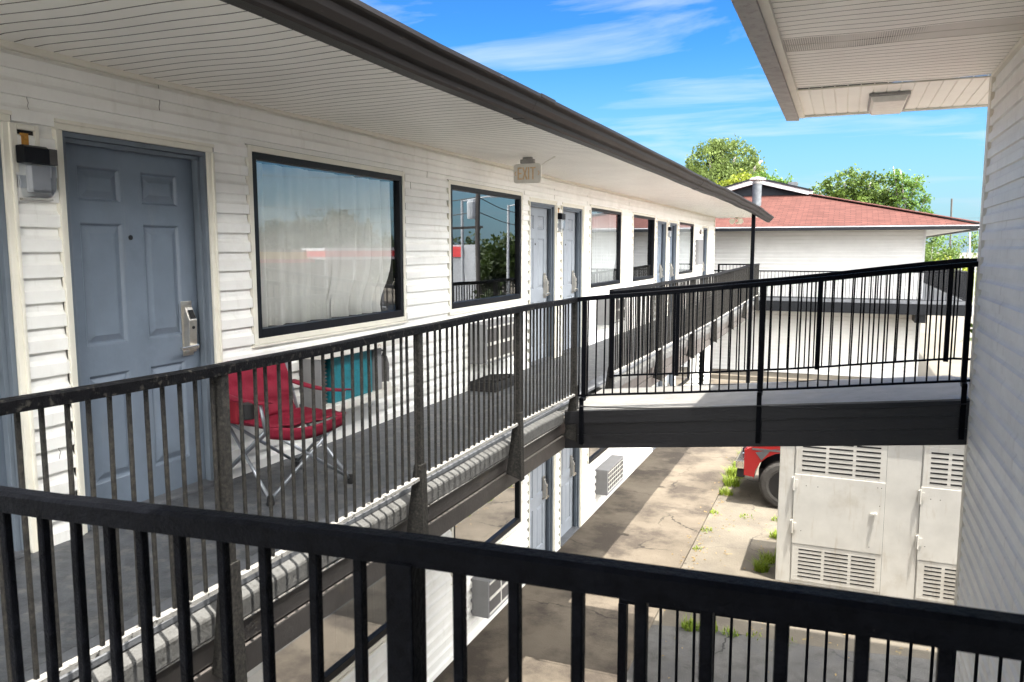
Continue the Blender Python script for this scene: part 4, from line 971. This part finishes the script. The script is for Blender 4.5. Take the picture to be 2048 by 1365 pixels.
# grass in the cracks
g = MB(); gr = random.Random(5)
def tuft(x, y, n, rad, h, z=-4.318):
    for _ in range(n):
        a = gr.uniform(0,6.28); q = rad*math.sqrt(gr.random()); px, py = x+q*math.cos(a), y+q*math.sin(a)
        hh = h*gr.uniform(.25,.85); le = gr.uniform(.3,1.3)*hh; a2 = gr.uniform(0,6.28); dx, dy = math.cos(a2)*le, math.sin(a2)*le; w = .006
        sx, sy = -math.sin(a2)*w, math.cos(a2)*w
        g.quad((px-sx,py-sy,z),(px+sx,py+sy,z),(px+dx*.4+sx*.7,py+dy*.4+sy*.7,z+hh*.7),(px+dx*.4-sx*.7,py+dy*.4-sy*.7,z+hh*.7))
        g.tri((px+dx*.4-sx*.7,py+dy*.4-sy*.7,z+hh*.7),(px+dx*.4+sx*.7,py+dy*.4+sy*.7,z+hh*.7),(px+dx,py+dy,z+hh))
for (x, y, n_, rd, h_) in [(-1.76,14.0,130,.12,.16),(-1.74,14.6,240,.15,.24),(-1.75,15.2,260,.16,.26),(-1.77,15.9,160,.13,.18),(-1.79,16.8,90,.12,.16),(-1.8,12.9,30,.08,.08),(-1.8,12.0,40,.1,.07),(-1.79,11.2,26,.08,.07),(-.86,10.75,200,.09,.2),(-.8,11.1,150,.09,.2),(-.78,12.1,90,.08,.16),(-.8,12.9,40,.1,.1),(-1.45,8.72,140,.1,.14),(-1.25,8.75,110,.12,.12),(-1.0,8.76,60,.1,.08),(-.75,8.8,30,.1,.06),(-.4,8.82,30,.12,.05),(-1.5,9.2,50,.08,.1),(-1.3,12.9,36,.12,.06)]:
    tuft(x, y, n_, rd, h_)
tag(g.build('grass', M['grass'], fix=False), 'green weeds growing in the pavement cracks', 'grass', kind='stuff')
# fallen leaves
g = MB()
for _ in range(420):
    if gr.random() < .6: x, y = gr.gauss(-1.78,.12), gr.uniform(9,19); z = -4.314
    else: x, y = gr.uniform(-1.8,1.2), gr.uniform(7,13); z = -4.306
    if x < -1.86: z = -4.276
    a = gr.uniform(0,6.28); l = gr.uniform(.012,.03); dx, dy = math.cos(a)*l, math.sin(a)*l
    g.quad((x-dx,y-dy,z),(x+dy*.4,y-dx*.4,z+.006),(x+dx,y+dy,z+.003),(x-dy*.4,y+dx*.4,z+.008))
M['leaf'] = mat('dry_leaf', (.24,.16,.06), .8, .4, 3)
tag(g.build('fallen_leaves', M['leaf'], fix=False), 'dry fallen leaves scattered along the kerb', 'leaves', kind='stuff')

# =================================================================== STREET BEYOND (some seen only as reflections)
p = thing('street_pole', (10.1,92,gb), 'thin dark mast against the sky right of the trees', 'mast')
b = MB(); b.tube([(9.95,92,gb),(9.7,92,5.1)], .085, 8); b.build('shaft', M['pole'], p)
p = thing('street_pole', (9.05,70,gb), 'slim white street pole among the trees in the gap', 'street pole')
b = MB(); b.tube([(9.05,70,gb),(8.75,70,1.3)], .06, 8); b.build('shaft', M['white'], p)
b = MB()
for (z0, z1) in ((3.5,3.3),(3.0,2.9),(2.5,2.35)): b.tube(sagpts((2,96,z0),(26,90,z1),.25,16), .011, 5)
tag(b.build('power_line', M['pole']), 'faint overhead wires crossing the sky behind the dark mast', 'power line')
c_ = thing('canopy', (7.6,60,gb), 'small teal canopy just above the further railing beside the right wall', 'canopy')
b = MB(); b.sweep([[(7.1,60,-.98),(8.2,60,-.98),(8.2,61.5,-.98),(7.1,61.5,-.98)],[(7.25,60.2,-.62),(8.05,60.2,-.62),(8.05,61.3,-.62),(7.25,61.3,-.62)]]); b.build('roof', M['tealcan'], c_)
b = MB()
for q in ((7.15,60.05),(8.15,60.05),(7.15,61.45),(8.15,61.45)): b.box(q[0]-.03,q[0]+.03,q[1]-.03,q[1]+.03,gb,-.98)
b.build('leg', M['greypole'], c_)

def V(az, r, z): a = R(az); return (-7.25+r*math.sin(a), r*math.cos(a), z)   # places as seen in the window reflections
c_ = thing('filling_station', V(33,62,gb), 'white filling station canopy with red fascia, reflected in the nearest window', 'filling station')
A = Vector(V(30.2,62,0)); B = Vector(V(36,60,0)); d = (B-A).normalized(); nn = Vector((-d.y, d.x, 0))*7
def slabq(z0, z1, e=0): return [[A-d*e+Vector((0,0,z)), B+d*e+Vector((0,0,z)), B+d*e+nn+Vector((0,0,z)), A-d*e+nn+Vector((0,0,z))] for z in (z0, z1)]
b = MB(); b.sweep(slabq(-.55, -.1)); b.build('fascia', M['canopyred'], c_)
b = MB(); b.sweep(slabq(-.099, .1, .05)); b.sweep(slabq(-.75,-.551,-.1)); b.build('roof_slab', M['white'], c_)
b = MB()
for t_ in (.15,.5,.85):
    for k in (.5,):
        q = A.lerp(B, t_)+nn*k; b.box(q.x-.1,q.x+.1,q.y-.1,q.y+.1,gb,-.55)
b.build('column', M['white'], c_)
b = MB(); b.sweep([[A+nn*1.3+Vector((0,0,z)),B+nn*1.3+Vector((0,0,z)),B+nn*1.9+Vector((0,0,z)),A+nn*1.9+Vector((0,0,z))] for z in (gb,-.9)]); b.build('kiosk', M['storewall'], c_)
st_ = thing('shop_building', V(39.5,64,gb), 'brown shop with a yellow band, reflected in the nearest window', 'shop')
A2 = Vector(V(36.8,66,0)); B2 = Vector(V(46,60,0)); d2 = (B2-A2).normalized(); n2 = Vector((-d2.y,d2.x,0))
def sl2(z0, z1, o, th): return [[A2-n2*o+Vector((0,0,z)),B2-n2*o+Vector((0,0,z)),B2-n2*(o-th)+Vector((0,0,z)),A2-n2*(o-th)+Vector((0,0,z))] for z in (z0,z1)]
b = MB(); b.sweep(sl2(gb,.0,0,-0.01)); b.sweep(sl2(gb,0.0,0,10)); b.build('wall', M['storewall'], st_)
b = MB(); b.sweep(sl2(-.75,-.2,.15,.14)); b.build('sign_band', M['canopyyel'], st_)
b = MB(); b.sweep(sl2(-1.05,-.76,.15,.14)); b.build('lower_band', M['canopyred'], st_)
sh_ = thing('store_building', V(26.6,62,gb), 'grey store with a red sign band, reflected in the second window', 'shop')
A3 = Vector(V(27.9,62,0)); B3 = Vector(V(25.2,60,0)); n3 = Vector((.45,.9,0))
b = MB(); b.sweep([[A3+Vector((0,0,z)),B3+Vector((0,0,z)),B3+n3*9+Vector((0,0,z)),A3+n3*9+Vector((0,0,z))] for z in (gb,.35)]); b.build('wall', M['greypole'], sh_)
b = MB(); C3 = A3.lerp(B3,.6); b.sweep([[A3-n3*.2+Vector((0,0,z)),C3-n3*.2+Vector((0,0,z)),C3-n3*.02+Vector((0,0,z)),A3-n3*.02+Vector((0,0,z))] for z in (-.6,.2)]); b.build('sign_band', M['canopyred'], sh_)
for i, (az, r_, h_, w_) in enumerate(((41,84,6.9,2.6),(39,86,7.6,2.8),(37.3,86,7.3,2.7),(35.2,84,8.4,2.9),(34.0,84,7.9,2.5),(31.5,95,5.8,2.3),(28.2,80,6.4,2.4),(23.2,72,5.5,2.0),(25.2,80,5.6,2.2),(43.5,84,8.2,3.4))):
    q = V(az, r_, gb); x, y = q[0], q[1]
    tree('street_tree', 'green tree of the row across the road, seen reflected in the windows', q, [bl(x,y,gb+h_-w_*.9,w_*.9),bl(x-w_*.5,y,gb+h_-w_*1.6,w_*.8),bl(x+w_*.5,y,gb+h_-w_*1.5,w_*.8)], 2600, .42, M['oakdark'], 'street trees reflected in the windows', .25, 3, 30+i)
q = V(35.8,30,gb); tree('shrub', 'leafy roadside shrub reflected in the nearest window', q, [bl(q[0],q[1],-2.4,1.1),bl(q[0]+.8,q[1]-.4,-2.9,.9),bl(q[0]-.6,q[1]+.3,-3.0,.9)], 1500, .22, M['oakdark'], None, .06, 3, 50, cat='shrub')
q = V(23.6,30,gb); tree('shrub', 'leafy roadside shrub reflected in the second window', q, [bl(q[0],q[1],-2.4,.8),bl(q[0]+.4,q[1]-.4,-3.0,.9)], 1300, .2, M['oakdark'], None, .06, 3, 51, cat='shrub')
p = thing('utility_pole', V(25.2,34,gb), 'wooden utility pole with crossarm reflected in the second window', 'utility pole')
o_ = Vector(V(25.2,34,0)); b = MB(); b.tube([(o_.x,o_.y,gb),(o_.x,o_.y,5.5)], .11, 10, .09); b.build('shaft', M['pole'], p)
b = MB(); b.bar((o_.x-.2,o_.y+.1,.95),(o_.x+1.9,o_.y-1.0,.85),.1,.1); b.bar((o_.x-1,o_.y+.5,3.6),(o_.x+1,o_.y-.5,3.6),.1,.1); b.build('crossarm', M['pole'], p)
b = MB(); b.lathe((o_.x+.25,o_.y,1.3),[(.2,0),(.22,.1),(.22,.7),(.15,.8)],12); b.build('pole_transformer', M['greypole'], p)
b = MB(); o3_ = Vector(V(45,40,0)); o4_ = Vector(V(19,50,0))
for z in (1.6,2.2,3.6): b.tube(sagpts((o_.x,o_.y,z),(o3_.x,o3_.y,z+.3),.6,14), .02, 5); b.tube(sagpts((o_.x,o_.y,z),(o4_.x,o4_.y,z+.4),.6,14), .02, 5)
tag(b.build('power_line', M['pole']), 'sagging wires of the reflected utility pole', 'power line')
for az, r_ in ((26.3,36),(23.0,40)):
    o_ = Vector(V(az,r_,0)); p = thing('street_lamp', (o_.x,o_.y,gb), 'grey street lamp %s of the reflected utility pole' % ('left' if az > 25 else 'right'), 'street lamp', 'street lamps by the road')
    b = MB(); b.tube([(o_.x,o_.y,gb),(o_.x,o_.y,2.2)], .09, 8, .06); b.build('shaft', M['greypole'], p)
    b = MB(); b.tube([(o_.x,o_.y,2.15),(o_.x-1.2,o_.y+.4,2.35)], .04, 6); b.bar((o_.x-1.2,o_.y+.4,2.35),(o_.x-1.9,o_.y+.6,2.4),.25,.12); b.build('lamp_arm', M['greypole'], p)
def car(az, r_, rot, m, label):
    o_ = Vector(V(az, r_, gb)); c = thing('parked_car', tuple(o_), label, 'car', 'cars across the road')
    ca, sa = math.cos(rot), math.sin(rot)
    def Q(x, y, z): return (o_.x+x*ca-y*sa, o_.y+x*sa+y*ca, gb+z)
    b = MB(); pr = [(-2.2,.35),(2.2,.35),(2.25,.7),(1.3,.85),(-2.15,.9),(-2.25,.6)]
    b.sweep([[Q(x,-.88,z) for x, z in pr],[Q(x,.88,z) for x, z in pr]]); b.build('body', m, c, bevel=.04)
    pr = [(-1.8,.86),(1.1,.84),(.5,1.4),(-1.3,1.42)]; b = MB(); b.sweep([[Q(x,-.78,z) for x, z in pr],[Q(x,.78,z) for x, z in pr]]); b.build('cabin', M['glassdark'], c, bevel=.06)
    for x in (-1.35, 1.4):
        for y in (-.9, .72):
            b = MB(); n_ = 16; b.sweep([[Q(x+.32*math.cos(k*6.283/n_), y+e, .32+.32*math.sin(k*6.283/n_)) for k in range(n_)] for e in (0,.18)]); b.build('wheel', M['tyre'], c)
car(34.3,48,.4,M['white'],'white car parked before the reflected filling station')
car(31.8,44,.5,M['steel'],'silver car parked by the reflected road')
car(38.6,50,.3,M['truckdark'],'dark car in front of the reflected brown shop')
car(24.2,46,.3,M['bluetarp'],'blue car in front of the reflected utility pole')
car(27.0,42,.3,M['white'],'white car left of the reflected utility pole')

# =================================================================== LIGHT, SKY, CAMERA
sv = Vector((.205,-.085,1)).normalized()
el = math.asin(sv.z); az = math.atan2(sv.x, sv.y)
sun = bpy.data.lights.new('sun', 'SUN'); sun.energy = 2.7; sun.angle = R(.53); sun.color = (1,.95,.86)
so = bpy.data.objects.new('sun', sun); COL.objects.link(so); so.rotation_euler = (-sv).to_track_quat('-Z', 'Y').to_euler(); so.location = (5,-5,30)
w = bpy.data.worlds.new('World'); sc.world = w; w.use_nodes = True
N = w.node_tree.nodes; L = w.node_tree.links; bg = N['Background']
sky = N.new('ShaderNodeTexSky'); sky.sky_type = 'NISHITA'; sky.sun_disc = False; sky.sun_elevation = el; sky.sun_rotation = az; sky.air_density = 1.0; sky.dust_density = .6; sky.ozone_density = 1.6
tc = N.new('ShaderNodeTexCoord'); sep = N.new('ShaderNodeSeparateXYZ'); L.new(tc.outputs['Generated'], sep.inputs[0])
def math_(op, a, b_=None):
    m = N.new('ShaderNodeMath'); m.operation = op
    for i, q in enumerate((a, b_)):
        if q is None: continue
        if isinstance(q, (int, float)): m.inputs[i].default_value = q
        else: L.new(q, m.inputs[i])
    return m.outputs[0]
zc = math_('ADD', math_('MAXIMUM', sep.outputs[2], 0), .12)
cb = N.new('ShaderNodeCombineXYZ'); L.new(math_('DIVIDE', sep.outputs[0], zc), cb.inputs[0]); L.new(math_('DIVIDE', sep.outputs[1], zc), cb.inputs[1])
mp = N.new('ShaderNodeMapping'); mp.inputs['Scale'].default_value = (.6,1.25,1); mp.inputs['Rotation'].default_value = (0,0,R(24)); mp.inputs['Location'].default_value = (1.3,.4,0); L.new(cb.outputs[0], mp.inputs[0])
no = N.new('ShaderNodeTexNoise'); no.inputs['Scale'].default_value = 1.3; no.inputs['Detail'].default_value = 8; no.inputs['Roughness'].default_value = .58; no.inputs['Distortion'].default_value = .5; L.new(mp.outputs[0], no.inputs[0])
mr = N.new('ShaderNodeMapRange'); mr.inputs[1].default_value = .51; mr.inputs[2].default_value = .84; mr.inputs[4].default_value = .85; L.new(no.outputs[0], mr.inputs[0])
sc_ = N.new('ShaderNodeVectorMath'); sc_.operation = 'SCALE'; sc_.inputs[3].default_value = .12; L.new(sky.outputs[0], sc_.inputs[0])
gm = N.new('ShaderNodeGamma'); gm.inputs[1].default_value = 1.7; L.new(sc_.outputs[0], gm.inputs[0])
s2 = N.new('ShaderNodeVectorMath'); s2.operation = 'MULTIPLY'; s2.inputs[1].default_value = (1.2,2.7,3.35); L.new(gm.outputs[0], s2.inputs[0])
mx = N.new('ShaderNodeMix'); mx.data_type = 'RGBA'; L.new(mr.outputs[0], mx.inputs[0]); L.new(s2.outputs[0], mx.inputs[6]); mx.inputs[7].default_value = (1.55,1.62,1.6,1)
hz = N.new('ShaderNodeMapRange'); hz.interpolation_type = 'SMOOTHSTEP'; hz.inputs[1].default_value = -.02; hz.inputs[2].default_value = .26; hz.inputs[3].default_value = .85; hz.inputs[4].default_value = 0; L.new(sep.outputs[2], hz.inputs[0])
mh = N.new('ShaderNodeMix'); mh.data_type = 'RGBA'; L.new(hz.outputs[0], mh.inputs[0]); L.new(mx.outputs[2], mh.inputs[6]); mh.inputs[7].default_value = (.62,.86,1.06,1); mx = mh
# added fill light: unseen white patch of sky, right and behind, brightening the shade
nv = N.new('ShaderNodeVectorMath'); nv.operation = 'DOT_PRODUCT'; nv.inputs[1].default_value = Vector((.72,-.36,.6)).normalized(); L.new(tc.outputs['Generated'], nv.inputs[0])
cr_ = N.new('ShaderNodeMapRange'); cr_.interpolation_type = 'SMOOTHSTEP'; cr_.inputs[1].default_value = .3; cr_.inputs[2].default_value = .72; L.new(nv.outputs['Value'], cr_.inputs[0])
m2 = N.new('ShaderNodeMix'); m2.data_type = 'RGBA'; L.new(cr_.outputs[0], m2.inputs[0]); L.new(mx.outputs[2], m2.inputs[6]); m2.inputs[7].default_value = (14.6,14.5,14.1,1)
L.new(m2.outputs[2], bg.inputs[0]); bg.inputs[1].default_value = .15

cam = bpy.data.cameras.new('camera'); co = bpy.data.objects.new('camera', cam); COL.objects.link(co)
cam.sensor_width = 36; cam.lens = 1578/2048*36; cam.clip_start = .05; cam.clip_end = 3000
th, psi = math.atan(183.5/1578), math.atan(667/(1578/math.cos(math.atan(183.5/1578))))
co.location = (0, 0, H); co.rotation_euler = (math.pi/2-th, 0, psi)
cam.dof.use_dof = True; cam.dof.focus_distance = 9; cam.dof.aperture_fstop = 11
sc.camera = co
vs = sc.view_settings; vs.view_transform = 'Standard'; vs.look = 'None'; vs.exposure = 2.45; vs.gamma = 1
sc.render.resolution_x = 1024; sc.render.resolution_y = 682
sc.cycles.max_bounces = 10; sc.cycles.diffuse_bounces = 7; sc.cycles.transparent_max_bounces = 12
